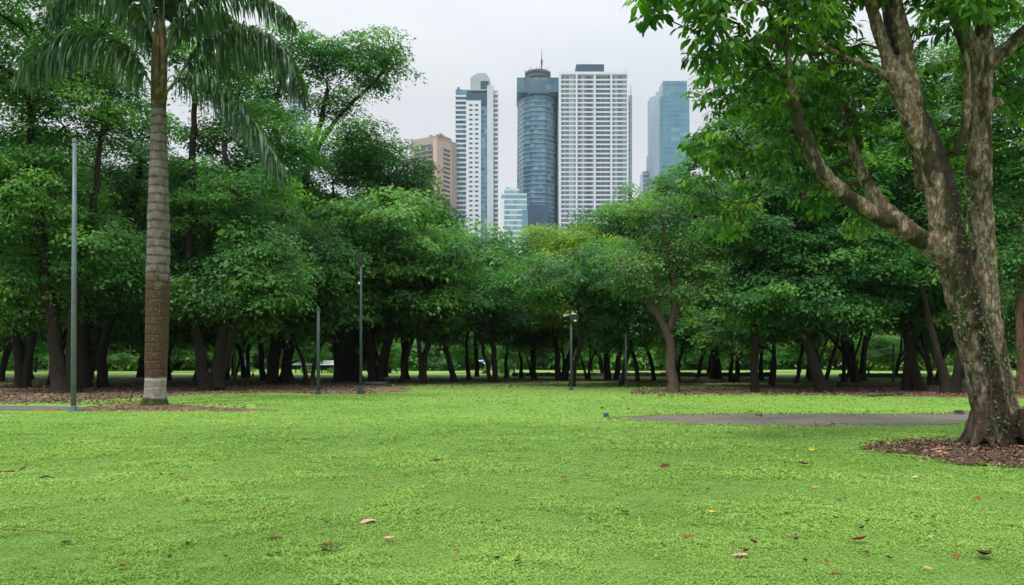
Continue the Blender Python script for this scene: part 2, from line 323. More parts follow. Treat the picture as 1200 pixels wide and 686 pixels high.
def skeleton(stems, clumps, rg, seg, tip_r, attach_from=0.5, wander=0.12, power=0.45):
    """stems: [(pts, radii)] ; clumps: (n,3). Grows a branch to each clump from the nearest wood. Returns chains [(pts, radii, is_stem)]"""
    pos = []; par = []; fix = []; pl = []; ok = []
    for pts, rad in stems:
        if pos:
            d = np.linalg.norm(np.array(pos) - np.array(pts[0]), axis=1); p0 = int(np.argmin(d)); base = pl[p0]
            if d[p0] > 1.0 and pts[0][2] < 0.5: p0 = -1; base = 0
        else: p0 = -1; base = 0
        for i, (p, r) in enumerate(zip(pts, rad)):
            pos.append(np.array(p, float)); par.append(p0 if i == 0 else len(pos)-2); fix.append(r)
            base += 0 if i == 0 else float(np.linalg.norm(pos[-1]-pos[-2])); pl.append(base)
            ok.append(i/len(pts) >= attach_from or p0 >= 0)
    nst = len(pos)
    cnt_ok = np.array(ok)
    P0 = np.array(pos)[cnt_ok]
    order = np.argsort([np.min(np.linalg.norm(P0 - c, axis=1)) for c in clumps])
    A = np.zeros((nst + len(clumps)*14, 3)); A[:nst] = pos; B = np.full(len(A), 1e9); B[:nst] = np.where(cnt_ok, np.array(pl)*0.22, 1e9)
    m = nst; leafnode = []
    for ci in order:
        c = np.array(clumps[ci]); d = np.linalg.norm(A[:m] - c, axis=1)
        up = np.maximum(0, A[:m, 2] - c[2])*0.6
        j = int(np.argmin(d + B[:m] + up)); dist = d[j]
        k = min(12, max(2, int(math.ceil(dist/seg))))
        pj = par[j]
        dirn = (A[j] - A[pj]) if pj >= 0 else np.array([0, 0, 1.0]); dirn = dirn/max(1e-6, np.linalg.norm(dirn))
        ctrl = A[j] + dirn*dist*0.35 + np.array([0, 0, dist*0.10])
        last = j
        for q in range(1, k+1):
            t = q/k; p = (1-t)**2*A[j] + 2*t*(1-t)*ctrl + t*t*c
            if q < k: p = p + rg.normal(0, wander*seg, 3)
            if m >= len(A): break
            A[m] = p; par.append(last); fix.append(0); pl.append(pl[last] + float(np.linalg.norm(p - A[last]))); B[m] = pl[m]*0.22
            last = m; m += 1
        leafnode.append(last)
    cnt = np.zeros(m)
    for ln in leafnode: cnt[ln] += 1
    for i in range(m-1, nst-1, -1):
        if par[i] >= 0: cnt[par[i]] += cnt[i]
    rad = np.array([fix[i] if i < nst else tip_r*max(1, cnt[i])**power for i in range(m)])
    for i in range(nst, m):                                    # never thicker than what carries it
        rad[i] = min(rad[i], rad[par[i]]*0.95)
    kids = [[] for _ in range(m)]
    for i in range(m):
        if par[i] >= 0: kids[par[i]].append(i)
    chains = []; k0 = 0
    for pts, r in stems:
        chains.append(([tuple(p) for p in pts], list(r), True))
    starts = [i for i in range(nst, m) if par[i] < nst]
    stack = list(starts)
    while stack:
        i = stack.pop(); ch = [par[i], i]
        while kids[ch[-1]]:
            ks = sorted(kids[ch[-1]], key=lambda q: -rad[q]); stack += ks[1:]; ch.append(ks[0])
        rr_ = [rad[q] for q in ch]; rr_[0] = min(rr_[0], rr_[1]*1.25)
        chains.append(([tuple(A[q]) for q in ch], rr_, False))
    return chains

def clump_points(lobes, spacing, rg, fill=0.35):
    """clump centres over the shell and, more thinly, inside a union of ellipsoids (cx,cy,cz,rx,ry,rz)"""
    out = []
    for (cx, cy, cz, rx, ry, rz) in lobes:
        area = 4*math.pi*((rx*ry)**1.6/3 + (rx*rz)**1.6/3 + (ry*rz)**1.6/3)**(1/1.6)
        n = int(area/(spacing**2)*1.15)
        u = unit(rg.normal(size=(n, 3))); k = np.where(rg.random(n) < 0.72, rg.uniform(0.80, 1.08, n), rg.uniform(0.3, 0.8, n))
        out.append(np.array([cx, cy, cz]) + u*k[:, None]*np.array([rx, ry, rz]))
    P_ = np.concatenate(out); rg.shuffle(P_); keep = []
    for p in P_:
        if keep:
            d = np.linalg.norm((np.array(keep) - p)*np.array([1, 1, 1.5]), axis=1)
            if d.min() < spacing*0.72: continue
        keep.append(p)
    return np.array(keep)

def pad_leaves(cl, rc, per, size, rg, centre, flat=0.42, tone0=0.45):
    """leaves of each clump: a flattened, drooping pad, denser on its upper side"""
    n = len(cl)*per; c = np.repeat(cl, per, 0); R = np.repeat(rc, per)
    u = unit(rg.normal(size=(n, 3))); u[:, 2] = np.where(rg.random(n) < 0.75, np.abs(u[:, 2]), u[:, 2])
    r = rg.random(n)**0.45
    ax = np.repeat(rg.uniform(0.75, 1.3, (len(cl), 3)), per, 0)
    p = c + u*(r*R)[:, None]*np.array([1, 1, flat])*ax
    hr = np.linalg.norm((p - c)[:, :2], axis=1)/R
    p[:, 2] -= (hr**2)*R*0.22
    out = p - centre; out[:, 2] *= 0.4; out = unit(out)
    N_ = unit(np.array([0, 0, 1.0])*0.9 + out*0.45 + unit(p - c)*0.35 + rg.normal(0, 0.45, (n, 3)))
    D = unit(np.cross(N_, unit(rg.normal(size=(n, 3)))) + unit(p - c)*0.7 - np.array([0, 0, 0.35])); D = unit(D - N_*np.sum(D*N_, 1)[:, None])
    L = size*rg.uniform(0.65, 1.35, n); W = L*rg.uniform(0.42, 0.62, n)
    tone = np.repeat(rg.normal(tone0, 0.20, len(cl)), per) + rg.normal(0, 0.10, n)
    return p, D, N_, L, W, tone

def make_tree(base, stems, lobes, seed, leafmat, barkmat, spacing, per, size, label, cat='tree', group=None, name='broadleaf_tree', tip=0.018, sides=10, rcs=1.0, tone0=0.45, attach=0.45, flat=0.5, low=1.9):
    if size < 0.34 and size != 0.25: size *= 0.76; per = int(per*2.1)
    if size == 0.25 and per < 180: size = 0.19; per = int(per*2.1)
    rg = np.random.default_rng(seed)
    root = empty(name, base); b = np.array(base)
    st = []
    for pts, rad in stems:
        pp, rr_ = curve_pts([np.array(p) - b for p in pts], rad, 0.6)
        pp = [p + (rg.normal(0, 0.035, 3)*np.array([1, 1, 0]) if 0 < i else 0) for i, p in enumerate(pp)]
        st.append((pp, rr_))
    lb = [(x-b[0], y-b[1], z-b[2], rx, ry, rz) for x, y, z, rx, ry, rz in lobes]
    cl = clump_points(lb, spacing, rg); cl = cl[cl[:, 2] > low]
    ch = skeleton(st, cl, rg, 0.9, tip, attach_from=attach)
    w = MB()
    for i, (p, r, s_) in enumerate(ch):
        if s_:
            if p[0][2] < 0.3:                                   # flared foot, sunk a little into the ground
                p = [tuple(np.array(p[0]) + np.array([0, 0, -0.15]))] + p; r = [r[0]*1.5, r[0]*1.25] + [r[1] if len(r) > 1 else r[0]] + list(r[2:])
                r = r[:len(p)]
            w.tube(p, r, sides, 0.16, seed*31+i)
        elif max(r) > 0.012: w.tube(p, r, 5 if max(r) < 0.08 else 7, 0.05, i)
    w.build('trunk', barkmat, root, smooth=True)
    ctr = np.array([np.average([l_[0] for l_ in lb]), np.average([l_[1] for l_ in lb]), min(l_[2] for l_ in lb)])
    rc = spacing*rcs*rg.uniform(0.75, 1.25, len(cl))
    rhomb_leaves('crown', *pad_leaves(cl, rc, per, size, rg, ctr, flat, tone0), leafmat, root)
    tag(root, label, cat, group)
    return root

def PX(px, py, Y, r_px=None):
    return tuple(P(px, py, Y))
def ptree(bx, by, stems, lobes, seed, leafmat, barkmat, label, spacing=1.15, per=150, size=0.26, **kw):
    """stems in photo points: [[(px,py,r_px[,dY]),...],...] and lobes [(px,py,rx_px,rz_px[,dY])] at the tree's own distance"""
    Y = GY(by); s_ = Y/F; base = G(bx, by)
    st = []
    for stem in stems:
        pts = []; rad = []
        for q in stem:
            p = P(q[0], q[1], Y); p.y += q[3] if len(q) > 3 else 0
            if q[1] >= by - 1: p.z = 0.0
            pts.append(tuple(p)); rad.append(q[2]*s_*.8)
        st.append((pts, rad))
    lb = []
    for q in lobes:
        p = P(q[0], q[1], Y); dy = q[4] if len(q) > 4 else 0
        lb.append((p.x, p.y + dy, p.z, q[2]*s_, min(q[2]*s_, 4.5), q[3]*s_))
    return make_tree(tuple(base), st, lb, seed, leafmat, barkmat, spacing, per, size, label, **kw)

D_, B_, R_ = M['bark_dark'], M['bark_brown'], M['bark_red']
LD, LM, LL, LO = M['leaf_dark'], M['leaf_mid'], M['leaf_lime'], M['leaf_olive']
# ---- front row, left of the lawn
ptree(75, 461, [[(72,461,13),(67,420,11),(60,360,9),(50,290,7),(40,200,5),(35,110,4)], [(80,461,12,.3),(84,400,8),(90,330,6),(108,250,5),(118,160,3)]],
      [(40,20,110,65),(-50,150,90,90,1),(95,120,62,50),(20,235,90,60),(70,60,50,35,2),(120,300,50,35),(10,340,70,40,1)], 11, LM, D_, 'massive dark twin trunked tree just behind the tall steel pole', per=120)
ptree(112, 455, [[(100,455,9),(98,400,8),(112,330,7),(150,260,5),(165,180,3.5)], [(116,455,8,.5),(120,410,7),(135,360,6),(165,310,4)], [(106,455,8,-.4),(95,380,6),(88,300,5),(100,220,3)]],
      [(150,210,60,50,1),(170,300,55,45),(95,330,50,40,2),(190,355,45,25),(140,130,45,25,2)], 12, LD, D_, 'cluster of dark leaning stems between the steel pole and the palm', per=110)
ptree(26, 455, [[(24,455,8),(20,410,6.5),(8,350,5),(-5,280,4)], [(30,455,6),(36,400,5),(52,350,4),(60,300,3)]],
      [(-20,270,80,80,1),(20,180,60,50,3),(30,345,55,30),(-30,370,50,25)], 13, LM, D_, 'forked dark tree leftmost of the trunks on the bare soil', per=110)
ptree(245, 458, [[(242,458,12),(236,420,9),(228,380,6.5),(222,300,5.5),(226,200,4.5),(228,110,3.5)], [(250,458,12,.2),(258,410,9),(268,370,7.5),(278,320,6),(275,240,4.5),(262,170,3)],
                 [(256,452,6),(275,385,6.5),(295,350,5),(318,300,4),(330,250,3)]],
      [(235,55,55,30,1),(275,150,55,40,2),(285,235,60,45),(205,300,45,45,1),(240,350,60,25),(320,320,50,45,-1),(250,100,35,25),(215,175,34,48,2.5),(330,150,34,30,3.5),(215,250,34,40,3)], 14, LM, D_, 'large tree with three thick dark stems right of the palm', per=120)
ptree(325, 449, [[(320,449,9),(322,400,8),(335,330,6.5),(352,250,5.5),(362,190,4.5),(376,140,3.5),(384,105,3)], [(330,449,8,.4),(342,400,6),(352,350,5),(385,290,4),(392,230,3)],
                 [(362,190,4),(375,170,3.4),(398,135,3),(425,110,2.4),(445,90,2)], [(350,260,4),(330,200,3.5),(322,140,3),(330,90,2.5)]],
      [(340,66,52,30),(405,72,48,32,1),(440,82,33,20),(452,62,20,14,-1),(390,125,36,14),(300,115,40,30,1),(410,180,45,22,1),(345,205,50,28),(330,270,60,40),(380,300,50,40),(360,355,55,28),(425,155,30,12)], 15, LD, D_,
      'tall tree whose open crown reaches right into the sky above the lamp', per=110, spacing=1.35, size=0.30, flat=0.42, name='broadleaf_tree')
ptree(405, 447, [[(398,447,8),(396,410,7),(388,370,5),(375,320,4)], [(408,447,9,.5),(410,400,7),(420,340,5.5),(440,270,4),(455,210,3)], [(415,447,6,-.4),(432,400,5),(455,370,4),(470,330,3)]],
      [(436,188,46,28),(464,232,48,44,1),(495,262,34,40,2),(430,245,45,40),(400,330,50,45,-1),(455,310,50,45),(478,203,24,14)], 16, LM, D_, 'rounded tree with a bundle of dark stems behind the slim lamp post', per=130, spacing=1.3, size=0.30)
ptree(438, 448, [[(437,448,8),(436,420,7),(432,385,5),(420,340,3.5)], [(444,448,7),(452,410,6),(466,375,4.5),(480,330,3)]],
      [(430,350,40,30),(475,345,40,30,1),(455,300,35,25,2)], 17, LD, D_, 'thick low forking trunk immediately right of the slim lamp post', per=130)
ptree(475, 445, [[(475,445,6.5),(474,420,5.5),(473,395,5.5),(465,370,4),(450,335,3)], [(474,395,5),(488,375,4),(515,350,3.4),(530,315,2.5)], [(474,390,4.5),(478,350,3.5),(490,290,3)]],
      [(490,280,46,40,1),(505,258,26,16,1),(455,320,45,35),(515,325,50,35),(480,362,55,16)], 18, LM, D_, 'tidy tree with a single straight trunk and spreading canopy beside the seated person', per=130, spacing=1.35, size=0.31, attach=0.7)
ptree(532, 448, [[(533,448,4.5),(527,425,4),(518,395,3.6),(508,365,3),(500,330,2)], [(520,400,3),(530,375,2.6),(545,340,2)]],
      [(520,350,40,20),(550,320,42,38,2),(520,300,32,30,2)], 19, LM, D_, 'slim leaning tree with a curved trunk at the back of the lawn', per=120, spacing=1.35, size=0.31)
ptree(583, 448, [[(581,448,4.5),(579,420,4),(578,390,3.5),(580,340,3)], [(576,448,3),(568,415,2.6),(560,385,2.2),(550,350,1.6)]],
      [(590,350,48,35),(560,345,35,28,1),(600,310,30,28,2)], 20, LD, D_, 'narrow upright dark tree near the blue and white parasol', per=120, spacing=1.35, size=0.31)
ptree(560, 441.5, [[(559,441.5,3.5),(558,410,3),(556,360,2.4),(560,310,2)]],
      [(562,292,38,24),(592,300,34,32,1),(535,318,28,28),(575,325,40,35,-2)], 21, LM, D_, 'round topped tree in front of the small banded office block', per=120, spacing=1.9, size=0.42)
ptree(627, 444, [[(626,444,4),(624,410,3.6),(622,370,3),(618,330,2)], [(624,405,3),(612,380,2.4),(604,350,2)]],
      [(618,345,32,38),(600,375,35,16,1)], 22, LD, D_, 'dark tree at the gap of the treeline below the antenna tower', per=120, spacing=1.5, size=0.33)
# ---- centre and right
ptree(657, 446, [[(655,446,5),(652,410,4.2),(648,370,3.5),(645,320,2.6)], [(662,446,4.5),(672,405,3.8),(690,370,3),(705,330,2.2)]],
      [(655,296,46,28),(632,332,36,36),(692,298,40,30,1),(702,338,40,32),(662,362,52,24,-1),(668,325,50,30,-1.5)], 23, LL, D_, 'yellowish green tree with arching crown behind the double headed lamp', per=140, spacing=1.3, size=0.30, tone0=0.62)
ptree(713, 445, [[(712,445,5),(711,410,4.5),(716,350,3.5),(722,290,3)], [(722,445,4),(728,410,3.5),(740,360,3),(755,300,2.2)]],
      [(715,262,32,20),(748,246,34,22,1),(700,300,36,30),(745,295,45,40,2),(720,350,45,28)], 24, LD, D_, 'dark full crowned tree filling the space behind the pale brown trunk', per=130, spacing=1.4, size=0.32)
ptree(788, 460, [[(789,460,8),(787,430,7.2),(783,400,6.6),(776,380,6),(762,355,4.4),(745,325,3.4),(725,300,2.4)], [(782,392,5.5),(790,360,4.4),(788,320,3.4),(778,270,2.6)], [(786,388,4),(800,350,3.4),(822,315,2.6)], [(770,368,3.4),(770,330,2.8),(755,285,2)]],
      [(745,318,36,28),(785,300,42,35,1),(770,255,36,22,.5),(822,315,34,30),(800,350,30,14,-1)], 25, LO, B_, 'light brown trunk with thin olive crown standing forward of the treeline', per=120, spacing=1.05, size=0.22, attach=0.6)
ptree(843, 447, [[(842,447,6),(838,410,5),(832,360,4),(822,290,3.4),(812,230,3)], [(836,390,4),(855,340,3.5),(870,280,3),(868,200,2.5)]],
      [(800,230,36,26),(832,195,34,28,1),(860,235,50,45,1),(820,295,45,40),(860,340,55,32)], 26, LM, D_, 'dark tree with rounded crown rising below the glass tower', per=130, spacing=1.3, size=0.31)
ptree(885, 459.5, [[(884,459.5,6.5),(884,430,5.6),(886,390,5),(884,330,4.4),(878,260,3.8),(868,190,3)], [(886,380,4),(905,330,3.4),(925,270,3)]],
      [(862,160,36,30),(895,195,48,45,1),(870,262,50,42,-1),(915,300,55,45),(875,352,52,26,-1),(935,355,45,22)], 27, LD, D_, 'straight dark trunk standing on reddish soil behind the asphalt path', per=140, spacing=1.05, size=0.25)
ptree(962, 460, [[(965,460,10),(955,430,8),(944,395,7),(935,350,5.5),(932,290,4.5),(940,210,3.5)], [(950,410,5),(975,360,4.4),(990,290,3.6),(985,200,3)]],
      [(940,110,52,45,2),(985,205,60,50,1),(930,225,42,35),(1000,310,58,40,-.5),(950,335,50,35,-1),(985,370,50,18)], 28, LD, D_, 'dark trunk leaning left over the soil in the middle of the rear grove', per=140, spacing=1.05, size=0.25)
ptree(1070, 458, [[(1078,458,8),(1070,430,7.4),(1064,395,6.8),(1058,350,5.5),(1050,280,4.5),(1040,200,3.4)], [(1066,458,8,.3),(1064,420,6),(1075,360,4.5),(1095,290,3.6)]],
      [(1040,95,62,55,2),(1055,190,62,50,1),(1095,270,55,45),(1040,330,55,38,-1),(1095,365,50,24)], 29, LD, D_, 'pair of stout dark trunks grown together under a deep green crown', per=130, spacing=1.1, size=0.25)
ptree(1113, 461, [[(1110,461,8),(1104,430,6.5),(1096,405,5.5),(1088,370,4),(1080,330,3)], [(1120,461,8,.3),(1126,415,6),(1128,350,5),(1135,260,4),(1140,160,3)]],
      [(1135,110,75,60,2),(1160,225,60,50,1),(1120,300,45,35),(1165,335,50,40,1)], 30, LM, D_, 'stocky forked trunk seen close beside the big foreground tree', per=120, spacing=1.15, size=0.26)
ptree(1199, 463, [[(1199,463,7),(1197,420,6),(1196,370,5.6),(1199,300,5),(1205,220,4),(1210,130,3)]],
      [(1215,60,80,60,1),(1215,170,55,55,1),(1225,290,50,55),(1240,390,50,30,1)], 31, LD, R_, 'reddish trunk at the right edge behind the big foreground tree', per=110, spacing=1.15, size=0.26)

# ---- rows behind: five trees, copied
def copy_tree(o, parent=None):
    c = o.copy(); C.objects.link(c); c.parent = parent
    for ch in o.children: copy_tree(ch, c)
    return c
def bg_proto(seed, leafmat, single):
    r = random.Random(seed); st = []
    k = 1 if single else r.choice((2, 3))
    for i in range(k):
        a = r.uniform(0, 6.28); l_ = r.uniform(0.3, 1.2) if single else r.uniform(1.2, 2.4)
        b1, b2 = r.uniform(-.5, .5), r.uniform(-.8, .8)
        st.append(([(0.22*math.cos(a)*(k > 1), 0.22*math.sin(a)*(k > 1), 0), (l_*.25*math.cos(a)+b1*.6, l_*.25*math.sin(a), 1.4), (l_*.6*math.cos(a)+b1, l_*.6*math.sin(a)+b2, 3.2), (l_*math.cos(a), l_*math.sin(a), 6.5)], [r.uniform(.15,.24)/k**.4, 0.15/k**.4, 0.12/k**.4, 0.07]))
    lb = []
    for i in range(6):
        a = r.uniform(0, 6.28); q = r.uniform(1.2, 3.2); lb.append((q*math.cos(a), q*math.sin(a), r.uniform(3.9, 8.0), r.uniform(2.0, 3.0), r.uniform(2.0, 3.0), r.uniform(1.2, 1.9)))
    return make_tree((0, 0, 0), st, lb, seed, leafmat, D_, 1.3, 190, 0.25, 'x', tip=0.02, sides=8, rcs=0.9)
protos = [bg_proto(101, LM, False), bg_proto(102, LD, True), bg_proto(103, LM, True), bg_proto(104, LM, False), bg_proto(105, LD, False)]
used = [False]*len(protos)
def place(proto_i, loc, rz, s, label, group):
    if not used[proto_i]: o = protos[proto_i]; used[proto_i] = True
    else: o = copy_tree(protos[proto_i])
    o.location = loc; o.rotation_euler = (0, 0, rz); o.scale = (s[0], s[0], s[1]); tag(o, label, 'tree', group)
    return o
rg = random.Random(5)
zones = [((-60, 150), 'shaded background tree standing in the rows behind the steel pole', 'trees in the rows behind the steel pole', 6),
         ((150, 330), 'shaded background tree in the rows behind and right of the palm', 'trees in the rows behind the palm', 6),
         ((330, 600), 'shaded background tree in the rows behind the slim lamp post', 'trees in the rows behind the slim lamp post', 7),
         ((600, 780), 'shaded background tree in the rows behind the double headed lamp', 'trees in the rows behind the double headed lamp', 9),
         ((780, 1000), 'shaded background tree in the rows beyond the asphalt path', 'trees in the rows beyond the asphalt path', 11),
         ((1000, 1240), 'shaded background tree in the rows behind the big foreground tree', 'trees in the rows behind the big foreground tree', 9)]
for (x0, x1), lab, grp, cnt in zones:
    for i in range(cnt):
        px = x0 + (x1-x0)*(i + rg.uniform(0.1, 0.9))/cnt; Y = rg.uniform(50, 82)
        if i % 3 == 0: Y = rg.uniform(44, 56) if (px < 520 or px > 640) else 66
        s = rg.uniform(0.75, 1.25)
        sz = s*rg.uniform(0.9, 1.1)
        if 520 < px < 790: sz = s = min(s, 0.9)
        place(rg.randrange(5), (P(px, 0, Y).x, Y, 0), rg.uniform(0, 6.28), (s, sz), lab, grp)
for px, Y, s0, pi_ in ((-40,62,1.9,0),(30,70,2.0,2),(100,60,1.75,4),(165,68,1.8,1),(198,58,1.7,0),(230,58,1.65,2),(262,62,1.75,4),(310,58,1.5,2),(-5,56,1.8,4),(400,64,1.2,2),(450,70,1.25,0),(490,68,1.05,4),(290,66,1.6,0),(345,60,1.35,4)):
    place(pi_, (P(px, 0, Y).x, Y, 0), rg.uniform(0, 6.28), (s0*.85, s0), 'tall background tree filling the canopy behind the palm fronds', 'tall trees behind the palm fronds')
for px, Y, s0, pi_ in ((835,64,1.35,1),(890,60,1.6,4),(950,68,1.9,1),(1010,58,1.75,4),(1075,66,2.0,2),(1140,60,1.9,1),(1210,64,2.0,4)):
    place(pi_, (P(px, 0, Y).x, Y, 0), rg.uniform(0, 6.28), (s0*.85, s0), 'tall background tree filling the canopy behind the overhanging limb', 'tall trees behind the overhanging limb')
for i in range(16):                                            # young leafy trees in the lit gap behind the rows
    px = -50 + i*82 + rg.uniform(-25, 25); Y = rg.uniform(84, 100); s0 = rg.uniform(.40, .62)
    z = ('beyond the tall steel pole' if px < 190 else 'beyond the plain grey green post' if px < 430 else 'beyond the double headed lamp' if px < 790 else 'beyond the asphalt path' if px < 1040 else 'beyond the big foreground tree')
    place(3, (P(px, 0, Y).x, Y, 0), rg.uniform(0, 6.28), (s0*1.25, s0), 'young leafy tree in the light behind the dark rows, ' + z, 'young trees in the light, ' + z)
# ---- far treeline beyond the second lawn: crowns down to the ground
def far_proto(seed, leafmat):
    r = random.Random(seed); lb = []
    for i in range(7):
        a = r.uniform(0, 6.28); q = r.uniform(0.5, 3.5); lb.append((q*math.cos(a), q*math.sin(a), r.uniform(1.4, 7.0), r.uniform(2.0, 3.2), r.uniform(2.0, 3.2), r.uniform(1.6, 2.6)))
    return make_tree((0, 0, 0), [([(0, 0, 0), (0.1, 0, 2), (0.3, 0.2, 5), (0.2, 0.1, 8)], [0.3, 0.25, 0.18, 0.08])], lb, seed, leafmat, D_, 1.6, 120, 0.42, 'x', tip=0.02, sides=7, rcs=0.9, attach=0.1, low=0.4)
fp = [far_proto(201, LM), far_proto(202, LL), far_proto(203, LD)]; fused = [False]*3
fz = [(-90, 250, 'distant bushy tree beyond the far lawn, seen between trunks near the palm', 'bushy trees beyond the far lawn near the palm'),
      (250, 600, 'distant bushy tree beyond the far lawn, seen behind the seated person', 'bushy trees beyond the far lawn behind the seated person'),
      (600, 1290, 'distant bushy tree beyond the sunlit far lawn behind the right hand grove', 'bushy trees beyond the far lawn behind the right hand grove')]
for x0, x1, lab, grp in fz:
    px = x0
    while px < x1:
        i = rg.choice((0, 1, 1, 2, 0)); Y = rg.uniform(108, 150)
        if not fused[i]: o = fp[i]; fused[i] = True
        else: o = copy_tree(fp[i])
        s = rg.uniform(1.0, 1.4); o.location = (P(px, 0, Y).x, Y, -0.3); o.rotation_euler = (0, 0, rg.uniform(0, 6.28)); o.scale = (s, s, s*rg.uniform(0.9, 1.2)); tag(o, lab, 'tree', grp)
        px += rg.uniform(13, 24)

# ------------------------------------------------------------------ the palm
def palm():
    Y = 27.4; s_ = Y/F; bx = P(181.5, 0, Y).x
    root = empty('palm_tree', (bx, Y, 0)); tag(root, 'tall palm with ringed grey trunk, dark rough lower half and white painted band', 'palm')
    m, n, l, bs = new_mat('palm_trunk'); nt = (n, l)
    t = n.new('ShaderNodeTexCoord'); sp = n.new('ShaderNodeSeparateXYZ'); l.new(t.outputs['Object'], sp.inputs[0]); z = sp.outputs['Z']
    nz = N_noise(nt, 3.0, 5, 0.7)
    zz = N_math(nt, 'ADD', z, N_math(nt, 'MULTIPLY', N_math(nt, 'SUBTRACT', nz, 0.5), 0.22))
    fr = N_math(nt, 'FRACT', N_math(nt, 'MULTIPLY', zz, 3.4)); ring = N_ramp(nt, fr, [(0.0, (0,0,0)), (0.12, (0,0,0)), (0.22, (1,1,1)), (0.85, (1,1,1)), (1.0, (0,0,0))])
    grey = N_mix(nt, N_ramp(nt, N_noise(nt, 6, 6, 0.7, vscale=(1,1,.5)), [(0.35, (0,0,0)), (0.7, (1,1,1))]), (0.105,0.09,0.075), (0.235,0.21,0.18))
    grey = N_mix(nt, N_math(nt, 'MAXIMUM', ring, N_ramp(nt, N_noise(nt, 2.6, 4, .7), [(.42, (0,0,0)), (.62, (.75,.75,.75))])), N_mix(nt, 1.0, grey, (0.40,0.36,0.32), 'MULTIPLY'), grey)
    brown = N_ramp(nt, N_noise(nt, 14, 6, 0.75), [(0.3, (0.035,0.023,0.015)), (0.55, (0.085,0.055,0.035)), (0.8, (0.15,0.11,0.07))])
    def sel(h, w, noise=0.9):
        v = N_math(nt, 'ADD', z, N_math(nt, 'MULTIPLY', N_math(nt, 'SUBTRACT', N_noise(nt, 2.3, 4, 0.7, vscale=(1.5,1.5,.6)), 0.5), noise))
        return N_ramp(nt, N_math(nt, 'ADD', N_math(nt, 'MULTIPLY', N_math(nt, 'SUBTRACT', v, h), 1.0/w), 0.5), [(0.0, (0,0,0)), (1.0, (1,1,1))])
    h1 = H + (HOR-325)*s_
    c = N_mix(nt, sel(h1, 0.35, 2.3), brown, grey)
    c = N_mix(nt, sel(H + (HOR-447)*s_, 0.08, 0.06), N_ramp(nt, N_noise(nt, 5, 5, .7), [(0.35, (0.20,0.18,0.14)), (0.65, (0.36,0.33,0.29))]), c)
    band_ = N_mix(nt, sel(H + (HOR-443.2)*s_, 0.10, 0.14), N_ramp(nt, N_noise(nt, 8, 5, .7), [(0.35, (0.34,0.32,0.29)), (0.65, (0.52,0.50,0.47))]), c)
    c = N_mix(nt, sel(H + (HOR-446.5)*s_, 0.10, 0.10), c, band_)
    c = N_mix(nt, sel(0.27, 0.10, 0.35), N_ramp(nt, N_noise(nt, 9, 5, .7), [(0.4, (0.02,0.03,0.01)), (0.7, (0.07,0.11,0.02))]), c)
    l.new(c, bs.inputs['Base Color']); bs.inputs['Roughness'].default_value = 0.9; bs.inputs['Specular IOR Level'].default_value = 0.2
    N_bump(nt, bs, N_math(nt, 'ADD', ring, N_noise(nt, 18, 5, 0.7)), 0.5, 0.03)
    w = MB(); prof = [(475,17),(473,15.5),(470,14),(462,12.3),(450,11.8),(440,12.2),(400,12.8),(330,13.2),(260,12.2),(200,10.3),(150,8.6),(120,7.8)]
    pts = []; rad = []
    zt = H + (HOR-120)*s_; K = 190
    for i in range(K+1):
        zc = -0.05 + (zt+0.05)*i/K; py = HOR - (zc-H)/s_
        r = float(np.interp(-py, [-p[0] for p in prof], [p[1] for p in prof]))*s_
        f = (zc*3.4) % 1
        if zc > h1 - 0.3: r *= 1.0 + 0.018*math.sin(f*math.pi) + 0.010*math.sin(zc*9.1)
        px = 181.5 + (HOR+54-py)/350*5.5 + 1.3*math.sin(i/K*4)
        pts.append((P(px, 0, Y).x - bx, 0, zc)); rad.append(r)
    w.tube(pts, rad, 36, 0.018, 4); tr = w.build('trunk', m, root, smooth=True)
    top = Vector(pts[-1])
    # cord of small pale lights stapled on the lower trunk
    d = MB(); r_ = random.Random(9)
    for k in range(46):
        zc = 1.1 + k*0.098; 
        if zc > h1 + 0.8: break
        i = int((zc+0.05)/(zt+0.05)*K); a = -math.pi/2 + (0.45 if k % 2 else -0.05) + r_.uniform(-.25, .25)
        c0 = Vector(pts[i]) + Vector((math.cos(a), math.sin(a), 0))*rad[i]*1.01
        d.box(c0.x-.007, c0.x+.007, c0.y-.007, c0.y+.007, c0.z-.010, c0.z+.010)
    o = d.build('pale_studs', plain('stud_pale', (0.45,0.40,0.32), .8), root); 
    # crown shaft of fibrous leaf bases
    shaft = MB(); r_ = random.Random(21); sm = bark_mat('palm_sheath', (0.13,0.085,0.05), (0.20,0.20,0.09), scale=1.2, lichen=0.56, vert=14, bump=0.8)
    zs = P(0, 40, Y).z
    shaft.tube([tuple(top + Vector((0,0,-.15))), tuple(top + Vector((0,0,.6))), (top.x+.03, 0, zs-.6), (top.x+.05, 0, zs+.9)], [0.24, 0.20, 0.14, 0.09], 18, 0.06, 2)
    for k in range(10):
        a = k*2.4; q = r_.uniform(0.10, 0.19)
        shaft.tube([(top.x+.17*math.cos(a), .17*math.sin(a), top.z-.1+.05*k), (top.x+(q+.05)*math.cos(a), (q+.05)*math.sin(a), top.z+1+.1*k), (top.x+.03+q*.8*math.cos(a), q*.8*math.sin(a), top.z+2.0+.12*k)], [.09, .085, .035], 8, 0.08, k)
    shaft.build('crown_shaft', sm, root, smooth=True)
    pet = plain('palm_petiole', (0.09,0.14,0.04), 0.5, 0, 0.3)
    tx = 190
